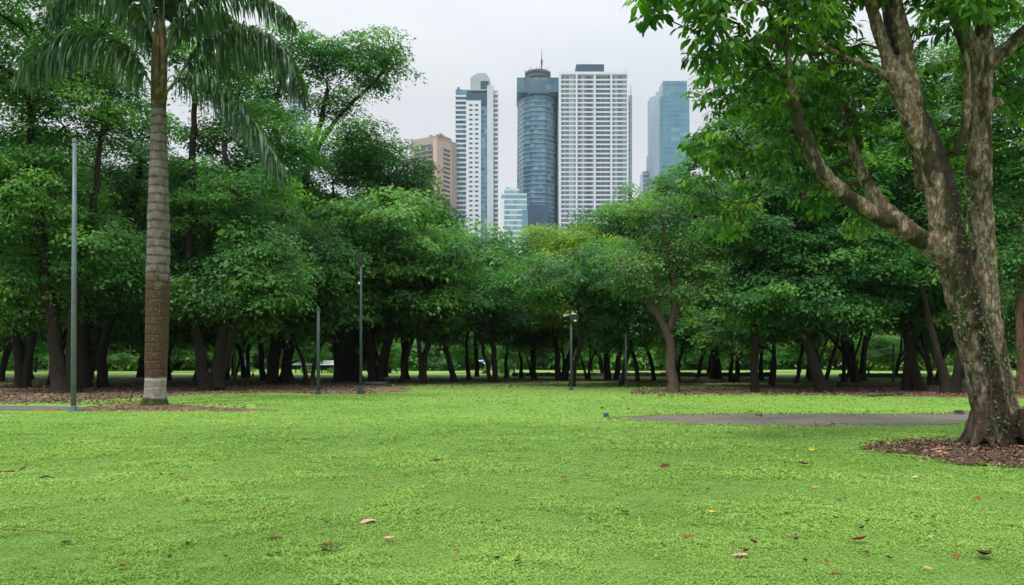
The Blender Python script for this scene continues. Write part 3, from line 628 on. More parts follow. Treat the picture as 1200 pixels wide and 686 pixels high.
    fr_ = [ # rachis in photo points with depth offset in metres, leaflet length
        ([(186,120,0),(176,92,-.3),(158,66,-.5),(130,52,-.6),(95,52,-.6),(64,66,-.5),(36,90,-.4)], 1.9),
        ([(188,90,.2),(172,35,.2),(145,-5,0),(110,-22,-.2),(85,-8,-.3),(66,25,-.4)], 1.6),
        ([(196,120,-.2),(206,108,-.5),(225,101,-.7),(250,102,-.8),(280,122,-.8),(310,158,-.8),(338,205,-.7)], 1.75),
        ([(197,102,.2),(208,78,.4),(228,52,.5),(262,30,.6),(300,32,.6),(330,58,.6),(348,100,.5)], 2.0),
        ([(194,70,-.1),(210,30,-.2),(238,2,-.2),(275,-8,-.3),(312,2,-.3),(345,28,-.3)], 1.3),
        ([(190,60,0),(186,0,.2),(180,-60,.3),(160,-110,.4),(125,-130,.4),(90,-110,.4)], 1.5),
        ([(191,50,0),(196,-20,-.2),(210,-90,-.5),(240,-130,-.8),(280,-120,-1)], 1.5),
        ([(188,60,-.3),(180,15,-1.0),(172,-25,-1.9),(165,-40,-3.0),(160,-15,-4.0)], 1.5),
        ([(192,60,.3),(200,10,1.2),(215,-20,2.4),(235,-15,3.6),(250,20,4.6)], 1.5),
        ([(190,50,.1),(189,-40,.4),(200,-110,1.0),(220,-160,1.8)], 1.4)]
    rg2 = np.random.default_rng(77)
    for fi, (pp, LL_) in enumerate(fr_):
        pts3 = [np.array(P(a, b, Y)) - np.array([bx, Y, 0]) + np.array([0, c_, 0]) for a, b, c_ in pp]
        cp, crd = curve_pts(pts3, list(np.linspace(0.05, 0.010, len(pts3))), 0.062)
        cp = np.array(cp); n_ = len(cp)
        k0 = int(n_*0.16); idx = np.arange(k0, n_)
        T_ = unit(np.gradient(cp, axis=0))[idx]; t = (idx-k0)/max(1, n_-1-k0)
        Cn = []; D = []; Nn = []; L = []
        up = np.array([0, 0, 1.0])
        for side in (-1, 1):
            for rep in range(2):
                S = unit(np.cross(T_, up))*side
                d = unit(T_*0.5 + S*(0.75 + rg2.normal(0, .2, (len(idx), 1))) + up*(0.30 - 0.55*rep) + rg2.normal(0, .12, (len(idx), 3)))
                Cn.append(cp[idx] + rg2.normal(0, .012, (len(idx), 3))); D.append(d)
                L.append(LL_*np.interp(t, [0, .12, .5, .8, 1], [.55, .85, 1.0, .8, .35])*rg2.uniform(.6, 1.2, len(idx)))
        Cn = np.concatenate(Cn); D = np.concatenate(D); L = np.concatenate(L); n_l = len(Cn)
        # each leaflet: a strip that leaves along D and then hangs
        k = 7; V = np.empty((n_l, k*2, 3)); p = Cn.copy(); dcur = D.copy(); sag = rg2.uniform(0.7, 1.6, (n_l, 1))
        Wd = 0.078*rg2.uniform(0.7, 1.2, n_l)
        prof = [.5, 1, 1, .9, .75, .5, .08]
        for i in range(k):
            side_v = unit(np.cross(dcur, np.array([0, 0.25, 1.0]) + rg2.normal(0, .15, (n_l, 3))))
            V[:, i*2] = p + side_v*(Wd*prof[i]*.5)[:, None]; V[:, i*2+1] = p - side_v*(Wd*prof[i]*.5)[:, None]
            p = p + dcur*(L/(k-1))[:, None]; dcur = unit(dcur - np.array([0, 0, 1.0])*sag*0.62)
        base = (np.arange(n_l, dtype=np.int32)*k*2)[:, None]
        Q = np.concatenate([base + np.array([[i*2, i*2+1, i*2+3, i*2+2]], np.int32) for i in range(k-1)], 0)
        tone = np.repeat(np.clip(rg2.normal(0.36, 0.17, n_l), 0, 1), k*2)
        fo = link_mesh('frond', fast_mesh('frond', V.reshape(-1, 3), Q, tone, smooth=True), M['leaf_palm'], root)
        st = MB(); st.tube([tuple(q) for q in cp[::6]], list(np.array(crd)[::6]), 6, 0.0, 0); st.build('stalk', pet, fo, smooth=True)
palm()

# ------------------------------------------------------------------ the big tree on the right
def big_tree():
    Y = TY; s_ = Y/F
    root = empty('broadleaf_tree', (TX, TY, 0)); tag(root, 'big forked foreground tree with mottled lichen covered trunk and overhanging large leaves', 'tree')
    b = np.array([TX, TY, 0.0])
    def S(pts, step=0.12):
        pp = []; rr_ = []
        for q in pts:
            p = P(q[0], q[1], Y); p.y += q[3] if len(q) > 3 else 0
            pp.append(np.array(p) - b); rr_.append(q[2]*s_)
        return curve_pts(pp, rr_, step)
    main = [
        [(1166,534,26),(1164,515,23),(1160,480,20),(1150,430,20),(1135,370,18.5),(1120,315,18.5),(1110,270,18),(1104,230,18),(1093,190,16.5),(1076,150,15.5),(1062,118,13),(1050,92,10.5),(1036,55,7.5),(1022,10,7),(1008,-50,6),(1000,-120,5)],
        [(1188,536,20,.1),(1185,505,17.5,.1),(1180,460,16,.2),(1174,400,14.5,.3),(1169,340,13.5,.35),(1165,280,13.5,.35),(1160,230,13.5,.3),(1155,190,14,.2),(1156,140,12,.2),(1158,85,12.5,.2),(1160,55,11,.2),(1164,10,9,.3),(1170,-60,7,.4),(1172,-120,5,.4)],
        [(1118,318,13),(1094,292,11.5,-.1),(1060,276,10,-.2),(1020,258,9,-.3),(984,238,8.6,-.4),(955,212,8,-.5),(935,178,7.2,-.6),(921,148,6.4,-.7),(912,120,5,-.8),(905,80,3.6,-.9),(890,30,3,-1.1),(870,-20,2.2,-1.3),(850,-70,1.6,-1.5)],
        [(1112,300,14,.2),(1086,268,10,.5),(1062,240,8.6,.7),(1045,208,7.8,.9),(1035,175,7,1.0),(1031,150,5.6,1.1),(1026,118,4,1.2),(1015,70,3,1.3)],
        [(1097,215,13,.3),(1099,150,13,.7),(1093,95,12.5,.9),(1084,45,11,1),(1078,-10,10,1.1),(1074,-90,8,1.2)],
        [(1068,125,10,-.1),(1062,80,8,-.15),(1050,30,7.5,-.2),(1038,-25,6.5,-.3),(1024,-100,5,-.3)],
        [(1157,75,9,.2),(1142,45,7.6,.1),(1130,15,7,.1),(1112,-40,6,0),(1100,-110,4.5,0)],
        [(1162,72,8,.1),(1180,58,8,0),(1202,35,8,-.1),(1235,5,7.5,-.2),(1290,-40,6.5,-.3),(1350,-70,5,-.4)],
        [(1108,185,6,-.25),(1119,160,4.6,-.3),(1122,125,4,-.3),(1119,80,3.8,-.3),(1110,45,3,-.3),(1100,15,2.4,-.3)],
        [(1046,92,6,0),(1020,86,3.6,-.2),(985,80,3.2,-.4),(950,70,2.6,-.6),(915,55,2,-.8)]]
    w = MB(); stems = []
    for i, q in enumerate(main):
        pp, rr_ = S(q); rg3 = np.random.default_rng(i)
        wv = np.cumsum(rg3.normal(0, .010, (len(pp), 3)), 0)*0.6 if i > 1 else 0*np.array(pp)
        pp = [p + v for p, v in zip(pp, wv)]
        stems.append((pp, rr_)); w.tube([tuple(p) for p in pp], rr_, 18, 0.05, i+3)
    for k in range(11):                                         # root flare
        a = k*0.571 + 0.2; cx = P(1162 + 26*(math.cos(a) > 0), 0, Y).x - TX
        L = rnd.uniform(0.35, 0.65); r0 = rnd.uniform(0.07, 0.13)
        pts = [(cx + .24*math.cos(a), .24*math.sin(a), .7), (cx + .33*math.cos(a), .33*math.sin(a), .28), (cx + (.33+L*.35)*math.cos(a), (.33+L*.35)*math.sin(a), .08), (cx + (.33+L)*math.cos(a+.2), (.33+L)*math.sin(a+.2), -.05)]
        pp, rr_ = curve_pts(pts, [r0*.8, r0*1.1, r0*.7, r0*.35], .08); w.tube([tuple(p) for p in pp], rr_, 10, .05, k)
    for (px, py, r, dy) in ((1143,198,9,-.02),(1049,92,12,-.02),(1170,120,9,.1),(1158,72,14,.15)):  # burls
        c0 = P(px, py, Y); rr_ = r*s_; w.tube([(c0.x-TX, dy-rr_*.7, c0.z-rr_*.6), (c0.x-TX, dy, c0.z), (c0.x-TX, dy+rr_*.7, c0.z+rr_*.6)], [rr_*.5, rr_, rr_*.5], 10, .1, 5)
    m, n, l, bs = new_mat('mottled_bark'); nt = (n, l)
    fib = N_noise(nt, 7, 7, 0.7, vscale=(2.2, 2.2, 0.8)); pat = N_noise(nt, 11.0, 8, 0.74, dist=0.2, vscale=(1.2, 1.2, .55)); big = N_noise(nt, 1.25, 4, 0.6, vscale=(1, 1, .5))
    c = N_ramp(nt, fib, [(0.28, (0.045,0.028,0.017)), (0.5, (0.155,0.100,0.060)), (0.78, (0.32,0.235,0.165))])
    lic = N_ramp(nt, pat, [(0.475, (0,0,0)), (0.60, (0.85,0.85,0.85))])
    c = N_mix(nt, lic, c, N_ramp(nt, fib, [(0.3, (0.32,0.28,0.21)), (0.7, (0.56,0.52,0.44))]))
    mos = N_ramp(nt, N_math(nt, 'ADD', N_noise(nt, 2.2, 6, .7, vscale=(1.0,1.0,.35)), N_math(nt, 'MULTIPLY', N_math(nt, 'SUBTRACT', big, .5), .8)), [(0.51, (0,0,0)), (0.57, (0.92,0.92,0.92))])
    c = N_mix(nt, mos, c, N_ramp(nt, N_noise(nt, 12, 5, .7), [(0.35, (0.018,0.015,0.009)), (0.7, (0.055,0.058,0.020))]))
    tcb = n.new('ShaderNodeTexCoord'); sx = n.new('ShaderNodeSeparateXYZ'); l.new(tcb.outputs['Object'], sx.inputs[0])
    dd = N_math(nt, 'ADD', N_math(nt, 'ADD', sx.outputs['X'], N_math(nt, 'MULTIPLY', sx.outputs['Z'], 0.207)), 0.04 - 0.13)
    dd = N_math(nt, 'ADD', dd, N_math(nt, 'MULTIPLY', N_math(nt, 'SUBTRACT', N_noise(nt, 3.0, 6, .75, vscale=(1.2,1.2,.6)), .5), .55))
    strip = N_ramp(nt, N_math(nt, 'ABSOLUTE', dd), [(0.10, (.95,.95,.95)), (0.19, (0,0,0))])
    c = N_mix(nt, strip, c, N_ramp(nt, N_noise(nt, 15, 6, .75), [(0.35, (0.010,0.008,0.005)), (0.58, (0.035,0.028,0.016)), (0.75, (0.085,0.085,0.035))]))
    low_ = N_math(nt, 'ADD', N_math(nt, 'MULTIPLY', N_math(nt, 'SUBTRACT', 1.9, sx.outputs['Z']), 0.35), N_math(nt, 'MULTIPLY', N_math(nt, 'SUBTRACT', N_noise(nt, 4.0, 7, .78, vscale=(1.3,1.3,.5)), .5), 1.9))
    c = N_mix(nt, N_ramp(nt, low_, [(0.25, (0,0,0)), (0.48, (.85,.85,.85))]), c, N_ramp(nt, N_noise(nt, 13, 6, .75), [(0.35, (0.018,0.011,0.007)), (0.60, (0.060,0.038,0.022)), (0.78, (0.13,0.095,0.055))]))
    gld = N_ramp(nt, N_noise(nt, 2.9, 5, .7, coord='Object', vscale=(1,1,.6)), [(0.68, (0,0,0)), (0.73, (0.8,0.8,0.8))])
    c = N_mix(nt, gld, c, (0.24,0.15,0.03))
    l.new(c, bs.inputs['Base Color']); bs.inputs['Roughness'].default_value = 0.88; bs.inputs['Specular IOR Level'].default_value = 0.25
    N_bump(nt, bs, N_math(nt, 'ADD', N_math(nt, 'MULTIPLY', fib, 1.2), N_math(nt, 'ADD', pat, N_noise(nt, 30, 4, .7))), 0.8, 0.035)
    tr = w.build('trunk', m, root, smooth=True)
    rm = tr.modifiers.new('fuse', 'REMESH'); rm.mode = 'VOXEL'; rm.voxel_size = 0.028; rm.use_smooth_shade = True
    sm = tr.modifiers.new('smooth', 'SMOOTH'); sm.factor = 0.6; sm.iterations = 4
    tx = bpy.data.textures.new('bark_relief', 'CLOUDS'); tx.noise_scale = 0.22; tx.noise_depth = 3
    dm = tr.modifiers.new('relief', 'DISPLACE'); dm.texture = tx; dm.strength = 0.06; dm.mid_level = 0.5; dm.texture_coords = 'LOCAL'
    # foliage: lobes in photo points with depth offset
    lobes = [(765,25,40,28,-1.5),(802,74,22,30,-1.6),(830,20,40,35,-1.2),(860,75,42,38,-.5),(905,35,45,38,-1),(900,112,45,22,-.3),(945,20,45,35,0),(955,95,40,38,.8),
             (930,160,35,28,1.2),(1000,40,40,40,1),(985,130,38,32,1.6),(1010,190,30,30,2),(872,150,24,24,1.5),(1035,130,22,22,1.2),(1085,40,34,22,-.9),(1120,60,28,30,1.6),(1110,-10,60,30,-.5),(1180,-10,60,26,0),
             (1190,40,26,22,1.4),(1230,70,40,50,1),(980,-40,80,40,0),(860,-40,80,40,-1),(1100,-90,110,60,0),(1250,-80,90,60,0),(1045,75,24,24,1.8),(1190,120,24,36,2),(745,50,16,14,-1.7),(812,94,16,13,-1.5),(1120,130,16,22,1.5),(872,112,26,24,3),(880,170,30,26,4),(930,215,26,18,4.4),(1040,60,34,40,4),(1130,190,30,40,4.2),(1075,120,26,30,3.6),(960,170,34,30,4.5),(905,30,40,30,3.5),(985,35,40,40,4),(965,12,42,30,3),(1062,20,30,40,3.6),(1100,110,30,40,4.2),(1010,72,36,30,3.8)]
    rg3 = np.random.default_rng(42); lb = []
    for q in lobes:
        p = P(q[0], q[1], Y); lb.append((p.x-TX, q[4], p.z, q[2]*s_, max(.7, min(1.5, q[2]*s_)), q[3]*s_))
    cl = clump_points(lb, 0.33, rg3)
    ch = skeleton([(p[::4], r[::4]) for p, r in stems], cl, rg3, 0.28, 0.0055, attach_from=0.62, wander=0.2, power=0.5)
    tw = MB()
    for i, (p, r, st) in enumerate(ch):
        if not st: tw.tube(p, r, 5, 0, i)
    tw.build('twigs', M['bark_brown'], root, smooth=True)
    per = 19; n_ = len(cl)*per; c = np.repeat(cl, per, 0)
    az = rg3.uniform(0, 6.28, n_); u = np.stack([np.cos(az), np.sin(az), rg3.normal(-.05, .35, n_)], 1)
    base = c + unit(u)*rg3.uniform(0.02, 0.19, (n_, 1))*np.array([1, 1, .8])
    D = unit(u + np.array([0, 0, -0.45]) + rg3.normal(0, .22, (n_, 3)))
    Nn = unit(np.array([0, 0, 1.0]) + rg3.normal(0, .4, (n_, 3)) + unit(u)*.5); Nn = unit(Nn - D*np.sum(D*Nn, 1)[:, None])
    L = rg3.uniform(0.11, 0.22, n_); W = L*rg3.uniform(.36, .5, n_)
    tone = np.repeat(rg3.normal(0.42, 0.16, len(cl)), per) + rg3.normal(0, .13, n_)
    long_leaves('crown', base, D, Nn, L, W, tone, M['leaf_near'], root, droop=.30, prof=((0,.08),(.22,.75),(.5,1),(.8,.6),(1,.03)))
    # small leaved vine on the trunk: a plant of its own
    v = []; nn = []; stv = MB()
    vine = empty('climbing_vine', (TX, TY - .5, 0)); tag(vine, 'small pale leaved vine climbing the mossy front of the big tree trunk', 'vine')
    for k, path in enumerate(([(1128,470),(1126,420),(1118,380),(1112,330),(1106,280)], [(1150,520),(1148,440),(1142,380),(1130,320),(1122,260),(1118,200)], [(1168,500),(1166,460),(1162,330),(1160,300)], [(1135,400),(1150,350),(1140,300)], [(1100,300),(1112,262),(1124,238)])):
        pts3 = []
        for (px, py) in path:
            z = P(px, py, Y).z; x = P(px, py, Y).x - TX
            best = 0.3
            for pp, rr_ in stems[:2]:
                A = np.array(pp); j = int(np.argmin(abs(A[:, 2]-z) + abs(A[:, 0]-x)*.2)); dx = x - A[j, 0]
                if abs(dx) < rr_[j]: best = max(best, math.sqrt(rr_[j]**2 - dx*dx) - A[j, 1])
            pts3.append(np.array([x, -best + .5 - .02, z]))
        cp, _ = curve_pts(pts3, [.008]*len(pts3), .03)
        stv.tube([tuple(q) for q in cp[::3]], [.010]*len(cp[::3]), 5, 0, k)
        for q in cp:
            for _i in range((rg3.random() < .6)*1 if rg3.random() < .86 else 9):
                v.append(q + rg3.normal(0, 1, 3)*np.array([.085, .012, .05]) + np.array([0, -.03, 0]))
    v = np.array(v); n_ = len(v); D = unit(rg3.normal(0, .6, (n_, 3)) + np.array([0, -.5, -.5])); Nn = unit(np.array([0, -.8, .6]) + rg3.normal(0, .4, (n_, 3))); Nn = unit(Nn - D*np.sum(D*Nn, 1)[:, None])
    L = rg3.uniform(.03, .075, n_)
    stv.build('stem', M['bark_brown'], vine); long_leaves('leaves', v, D, Nn, L, L*.6, rg3.normal(.45, .2, n_), M['leaf_vine'], vine, droop=.2)
big_tree()

# ------------------------------------------------------------------ towers of the city
def glass_mat(name, base, tints, cell, off=(0, 0, 0), rough=0.12, band=None, floor=3.4, mull=None):
    """tall glazing: one tint per pane, floor bands between storeys"""
    m, n, l, bs = new_mat(name); nt = (n, l)
    t = n.new('ShaderNodeTexCoord'); mp_ = n.new('ShaderNodeMapping'); l.new(t.outputs['Object'], mp_.inputs[0]); mp_.inputs['Location'].default_value = off
    sn = n.new('ShaderNodeVectorMath'); sn.operation = 'SNAP'; l.new(mp_.outputs[0], sn.inputs[0]); sn.inputs[1].default_value = cell
    wn_ = n.new('ShaderNodeTexWhiteNoise'); l.new(sn.outputs[0], wn_.inputs['Vector'])
    c = N_ramp(nt, wn_.outputs['Value'], tints, 'CONSTANT')
    big = N_noise(nt, 0.03, 3, .6); c = N_mix(nt, N_ramp(nt, big, [(.4, (0,0,0)), (.65, (.55,.55,.55))]), c, base)
    s_ = n.new('ShaderNodeSeparateXYZ'); l.new(mp_.outputs[0], s_.inputs[0])
    if band:
        fr = N_math(nt, 'FRACT', N_math(nt, 'MULTIPLY', s_.outputs['Z'], 1/floor))
        c = N_mix(nt, N_ramp(nt, fr, [(0.0, (1,1,1)), (0.30, (0,0,0))], 'CONSTANT'), c, band)
    st_ = N_noise(nt, 0.11, 5, .75, vscale=(1, 1, .25)); c = N_mix(nt, N_ramp(nt, st_, [(.45, (0,0,0)), (.75, (.35,.35,.35))]), c, (0.30, 0.42, 0.48))
    l.new(c, bs.inputs['Base Color']); bs.inputs['Roughness'].default_value = rough; bs.inputs['Specular IOR Level'].default_value = 0.8
    return m
M['wall_white'] = plain('wall_white', (0.62,0.67,0.74), 0.8, 0, 0.06, 0.05)
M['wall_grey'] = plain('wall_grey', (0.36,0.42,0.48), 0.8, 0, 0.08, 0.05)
M['wall_slate'] = plain('wall_slate', (0.030,0.075,0.12), 0.6, 0, 0.15, 0.08)
M['wall_beige'] = plain('wall_beige', (0.37,0.295,0.25), 0.85, 0, 0.07, 0.05)
M['wall_pink'] = plain('wall_pink', (0.52,0.385,0.33), 0.85, 0, 0.07, 0.05)
M['win_dark'] = glass_mat('win_dark', (0.09,0.12,0.15), [(0, (0.035,0.05,0.065)), (.35, (0.09,0.12,0.14)), (.62, (0.18,0.22,0.24)), (.82, (0.30,0.35,0.36)), (.93, (0.05,0.10,0.12))], (1.9, 4, 3.4), (0.2, 0, 0.3))
M['win_small'] = plain('win_small', (0.07,0.10,0.13), 0.2)
M['glass_teal'] = glass_mat('glass_teal', (0.060,0.180,0.270), [(0, (0.035,0.12,0.19)), (.3, (0.06,0.18,0.27)), (.6, (0.10,0.24,0.33)), (.82, (0.22,0.36,0.43)), (.93, (0.02,0.06,0.10))], (3.1, 3.1, 3.4), (0.3, 0.4, 0.3), band=(0.13,0.24,0.31), floor=3.4)
M['glass_pale'] = glass_mat('glass_pale', (0.16,0.30,0.36), [(0, (0.12,0.24,0.30)), (.4, (0.18,0.34,0.40)), (.8, (0.26,0.42,0.47))], (2.6, 2.6, 3.6), (0.3, 0.4, 0.3), band=(0.58,0.66,0.70), floor=3.6)
M['glass_blue'] = glass_mat('glass_blue', (0.07,0.21,0.31), [(0, (0.06,0.19,0.28)), (.4, (0.075,0.215,0.31)), (.75, (0.09,0.24,0.34)), (.95, (0.17,0.33,0.42))], (6.8, 6.8, 3.6), (0.3, 0.4, 0.3), band=(0.10,0.24,0.31), floor=3.6)
def copies(proto, offs):
    for d_ in offs:
        c = proto.copy(); C.objects.link(c); c.parent = proto.parent; c.location = d_
FL = 3.42
def tower_white_grid():
    Y = 600; s_ = Y/F; x0 = P(655, 0, Y).x; x1 = P(736.5, 0, Y).x; xr = P(742, 0, Y).x; zt = P(0, 84, Y).z; w = x1-x0
    r = empty('office_tower', (x0, Y, 0)); tag(r, 'white high rise with a regular grid of ribbon windows and dark rooftop box', 'tower')
    b = MB(); b.box(0, w, 1.2, 34, 0, zt-1); b.build('wall', M['wall_white'], r)
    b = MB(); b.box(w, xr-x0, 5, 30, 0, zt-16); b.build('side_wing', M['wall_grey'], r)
    nfl = 44; pw = 1.1; xs = [0, .255, .515, .755, 1.0]
    g = MB()
    for i, t in enumerate(xs): g.box(w*t - (pw if i == 4 else pw*.6 if i else 0), w*t + (pw*.6 if 0 < i < 4 else (0 if i else pw*1.5)), 0, 1.3, 0, zt)
    g.box(0, w, .05, 1.25, zt-2.0, zt-.05)
    g.build('frame', M['wall_white'], r)
    zr = [zt - 5.2 - FL*k for k in range(nfl)]
    b = MB(); b.box(.9, w-.9, .95, 1.15, 0, 2.25); win = b.build('window', M['win_dark'], r); win.location = (0, 0, zr[0])
    copies(win, [(0, 0, z) for z in zr[1:]])
    b = MB(); b.box(1.6, w-1, .80, 1.25, -1.14, -.02); sp_ = b.build('spandrel', M['wall_white'], r); sp_.location = (0, 0, zr[0])
    copies(sp_, [(0, 0, z) for z in zr[1:]])
    b = MB(); b.box(-.2, 1.6, -1.6, 4, 0, .9); bal = b.build('balcony', M['wall_grey'], r); bal.location = (w+.3, 4.5, zr[5])
    copies(bal, [(w+.3, 4.5, z) for z in zr[6:38]])
    px0 = P(676, 0, Y).x-x0; px1 = P(709, 0, Y).x-x0; zz = P(0, 72, Y).z
    b = MB(); b.prism([(px0, 6), (px1, 6), (px1, 20), (px0, 20)], zt-2, zz-1.6); b.prism([(px0, 6.1), ((px0*.7+px1*.3), 5.9), (px1, 6.1), (px1, 20), (px0, 20)], zz-1.6, zz, 1.0)
    b.box(px0-4, px0-1.5, 5, 8, zt-1.5, zt+1.6); b.box(px1+2, px1+9, 5, 9, zt-1.5, zt+.9); b.build('rooftop_box', M['wall_slate'], r)
    b = MB(); b.tube([(w*.97, 3, zt-2), (w*.97, 3, zt+5)], [.15, .08], 5); b.tube([(w+2.6, 6, zt-17), (w+2.6, 6, zt-8)], [.25, .15], 5); b.build('antenna', M['lamp_black'], r)
def tower_residential():
    Y = 580; s_ = Y/F; X = lambda px: (px-600)*s_; Z = lambda py: H + (HOR-py)*s_
    r = empty('apartment_tower', (X(558), Y, 0)); ox = X(558)
    tag(r, 'slender white apartment tower with balconies and a stepped gabled top', 'tower')
    b = MB(); b.box(X(533.5)-ox, X(547)-ox, 4, 24, 0, Z(103)); b.box(X(535)-ox, X(538)-ox, 6, 12, Z(103), Z(99)); b.build('glass_wing', M['glass_teal'], r)
    b = MB(); b.box(X(546.2)-ox, X(563.6)-ox, 0, 22, 0, Z(118)); b.build('wall', M['wall_white'], r)
    b = MB(); b.box(X(547)-ox, X(571.5)-ox, 3, 20, Z(280), Z(104)); b.build('recess', M['wall_slate'], r)
    b = MB(); b.box(X(563.6)-ox, X(571)-ox, 1.5, 20, 0, Z(124)); b.build('glass_strip', M['glass_teal'], r)
    b = MB(); b.box(X(570.8)-ox, X(578.2)-ox, .5, 24, 0, Z(100)); b.build('grey_shaft', plain('shaft_grey', (0.50,0.55,0.62), .8, 0, .06, .05), r)
    b = MB(); x0, x1 = X(551)-ox, X(574.5)-ox; zb, z1, z2 = Z(105), Z(92), Z(84.5)
    xm = (x0*.45+x1*.55)
    b.add([(x0,2.2,zb),(x1,2.2,zb),(x1,2.2,z1),(xm+3,2.2,z2),(xm-3,2.2,z2),(x0,2.2,z1+1)] + [(x0,18,zb),(x1,18,zb),(x1,18,z1),(xm+3,18,z2),(xm-3,18,z2),(x0,18,z1+1)],
          [(0,1,2,3,4,5),(11,10,9,8,7,6),(0,6,7,1),(1,7,8,2),(2,8,9,3),(3,9,10,4),(4,10,11,5),(5,11,6,0)])
    b.build('gabled_top', M['wall_grey'], r)
    b = MB(); b.box(X(563)-ox, X(572.5)-ox, 1.9, 2.6, Z(103), Z(94)); b.build('roof_window', M['wall_slate'], r)
    b = MB(); b.box(X(578)-ox, X(583)-ox, 4, 22, 0, Z(104)); b.build('side_wing', M['wall_grey'], r)
    b = MB(); b.box(0, 2.4, -.12, .3, 0, 1.25); win = b.build('window', M['win_small'], r)
    pts = [(X(px)-ox, 0, Z(124.5) - FL*k) for k in range(40) for px in (549.8, 556.6)]
    win.location = pts[0]; copies(win, pts[1:])
    b = MB(); b.box(X(533)-ox, X(546)-ox, 2.6, 4.4, 0, 1.1); bal = b.build('balcony', M['wall_white'], r); bal.location = (0, 0, Z(112))
    copies(bal, [(0, 0, Z(112)-FL*k) for k in range(1, 42)])
    b = MB(); b.box(X(577.8)-ox, X(584)-ox, 2.2, 4.4, 0, 1.0); bal = b.build('balcony', M['wall_white'], r); bal.location = (0, 0, Z(110))
    copies(bal, [(0, 0, Z(110)-FL*k) for k in range(1, 42)])
def tower_glass():
    Y = 620; s_ = Y/F; X = lambda px: (px-630.5)*s_; Z = lambda py: H + (HOR-py)*s_
    r = empty('glass_tower', ((630.5-600)*s_, Y, 0)); tag(r, 'rounded teal glass skyscraper topped by a dark drum and thin antenna mast', 'tower')
    def oct_(w, d, c=.3): return [(-w, d*c), (-w*.72, -d*.62), (-w*.3, -d*.95), (w*.3, -d*.95), (w*.72, -d*.62), (w, d*c), (w, d), (-w, d)]
    b = MB(); z = 0; zt = Z(117)
    while z < zt:
        k = math.sin(min(1, z/zt)*math.pi*.85 + .35); w = 23.8*s_*(.965 + .045*k)/1.0
        b.prism([(x*1.0, y) for x, y in oct_(w, 15)], z, min(z+2.2, zt)); b.prism(oct_(w+.45, 15.5), z+2.2, min(z+3.42, zt+.3)); z += 3.42
    b.build('glass_body', M['glass_teal'], r)
    b = MB(); b.prism(oct_(24.6*s_, 18), Z(118), Z(116)); b.box(-25*s_, 25*s_, -15, 18, Z(116), Z(99)); b.build('top_storeys', glass_mat('glass_slate', (0.030,0.10,0.16), [(0, (0.025,0.085,0.14)), (.6, (0.035,0.115,0.18)), (.93, (0.12,0.19,0.24))], (3, 3, 3.5), (.2,.2,.2)), r)
    dk = plain('drum', (0.085,0.10,0.115), .8, 0, .3, .5)
    b = MB(); z0 = Z(99); b.lathe([(9.3,z0),(9.3,z0+2.4),(8.6,z0+2.4),(8.6,z0+3.4),(9.6,z0+3.4),(9.6,z0+5.2),(9.0,z0+5.6),(9.0,z0+6.6),(9.7,z0+6.8),(9.7,z0+8.2),(8.8,z0+8.8),(5,z0+9.4)], 24, (-.2, 0))
    for k in range(26):
        a = k*2*math.pi/26; b.box(-.2+9.6*math.cos(a)-.2, -.2+9.6*math.cos(a)+.2, 9.6*math.sin(a)-.2, 9.6*math.sin(a)+.2, z0+.5, z0+8.6+1.0*(k % 3))
    b.build('drum', dk, r)
    b = MB(); mz = Z(57); b.tube([(2.8,0,z0+8), (2.8,0,mz-13), (2.8,0,mz-12), (2.8,0,mz-9), (2.8,0,mz-8), (2.8,0,mz)], [.55,.45,.8,.8,.3,.12], 6); b.build('antenna', dk, r)
    b = MB(); b.box(X(617), X(640.5), -22, -12, 0, Z(247)); b.build('lower_block', M['wall_slate'], r)
def small_blocks():
    Y = 560; s_ = Y/F; Z = lambda py: H + (HOR-py)*s_
    r = empty('office_block', ((602-600)*s_, Y, 0)); tag(r, 'small pale office block banded with teal glass between two towers', 'office block')
    X = lambda px: (px-602)*s_
    b = MB(); b.box(X(587.5), X(617.5), 0, 20, 0, Z(227)); b.build('wall', M['glass_pale'], r)
    b = MB(); b.box(X(591), X(608.5), 2, 16, Z(227), Z(220.5)); b.box(X(593), X(597), 4, 8, Z(220.5), Z(218.5)); b.build('penthouse', M['glass_pale'], r)
    b = MB(); b.box(X(612), X(618.5), -.6, 18, 0, Z(246)); b.build('side_wing', M['glass_blue'], r)
    b = MB(); b.box(X(587), X(591), -.5, 6, 0, Z(233)); b.build('corner_shaft', M['wall_white'], r)
    Y2 = 640; s2 = Y2/F; Z2 = lambda py: H + (HOR-py)*s2
    r = empty('office_block', ((760-600)*s2, Y2, 0)); tag(r, 'low grey stepped block at the foot of the blue glass tower', 'office block')
    X2 = lambda px: (px-760)*s2
    b = MB(); b.box(X2(753.5), X2(772), 0, 16, 0, Z2(201)); b.build('wall', M['glass_pale'], r)
    b = MB(); b.box(X2(760.5), X2(766), 1, 12, Z2(201), Z2(180)); b.build('stair_tower', M['wall_grey'], r)
def tower_blue():
    Y = 625; s_ = Y/F; X = lambda px: (px-787)*s_; Z = lambda py: H + (HOR-py)*s_
    r = empty('glass_tower', ((787-600)*s_, Y, 0)); tag(r, 'blue glass tower with pale left flank, half hidden behind hanging leaves', 'tower')
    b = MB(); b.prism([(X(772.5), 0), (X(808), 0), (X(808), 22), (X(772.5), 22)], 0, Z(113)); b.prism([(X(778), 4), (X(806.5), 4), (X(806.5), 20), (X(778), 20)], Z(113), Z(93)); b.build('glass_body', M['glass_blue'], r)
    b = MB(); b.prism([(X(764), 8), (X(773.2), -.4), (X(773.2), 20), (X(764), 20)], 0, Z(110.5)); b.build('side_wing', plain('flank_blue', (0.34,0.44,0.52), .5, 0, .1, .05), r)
    b = MB(); b.box(X(771), X(778), 5, 10, Z(113), Z(105)); b.build('rooftop_box', M['wall_grey'], r)
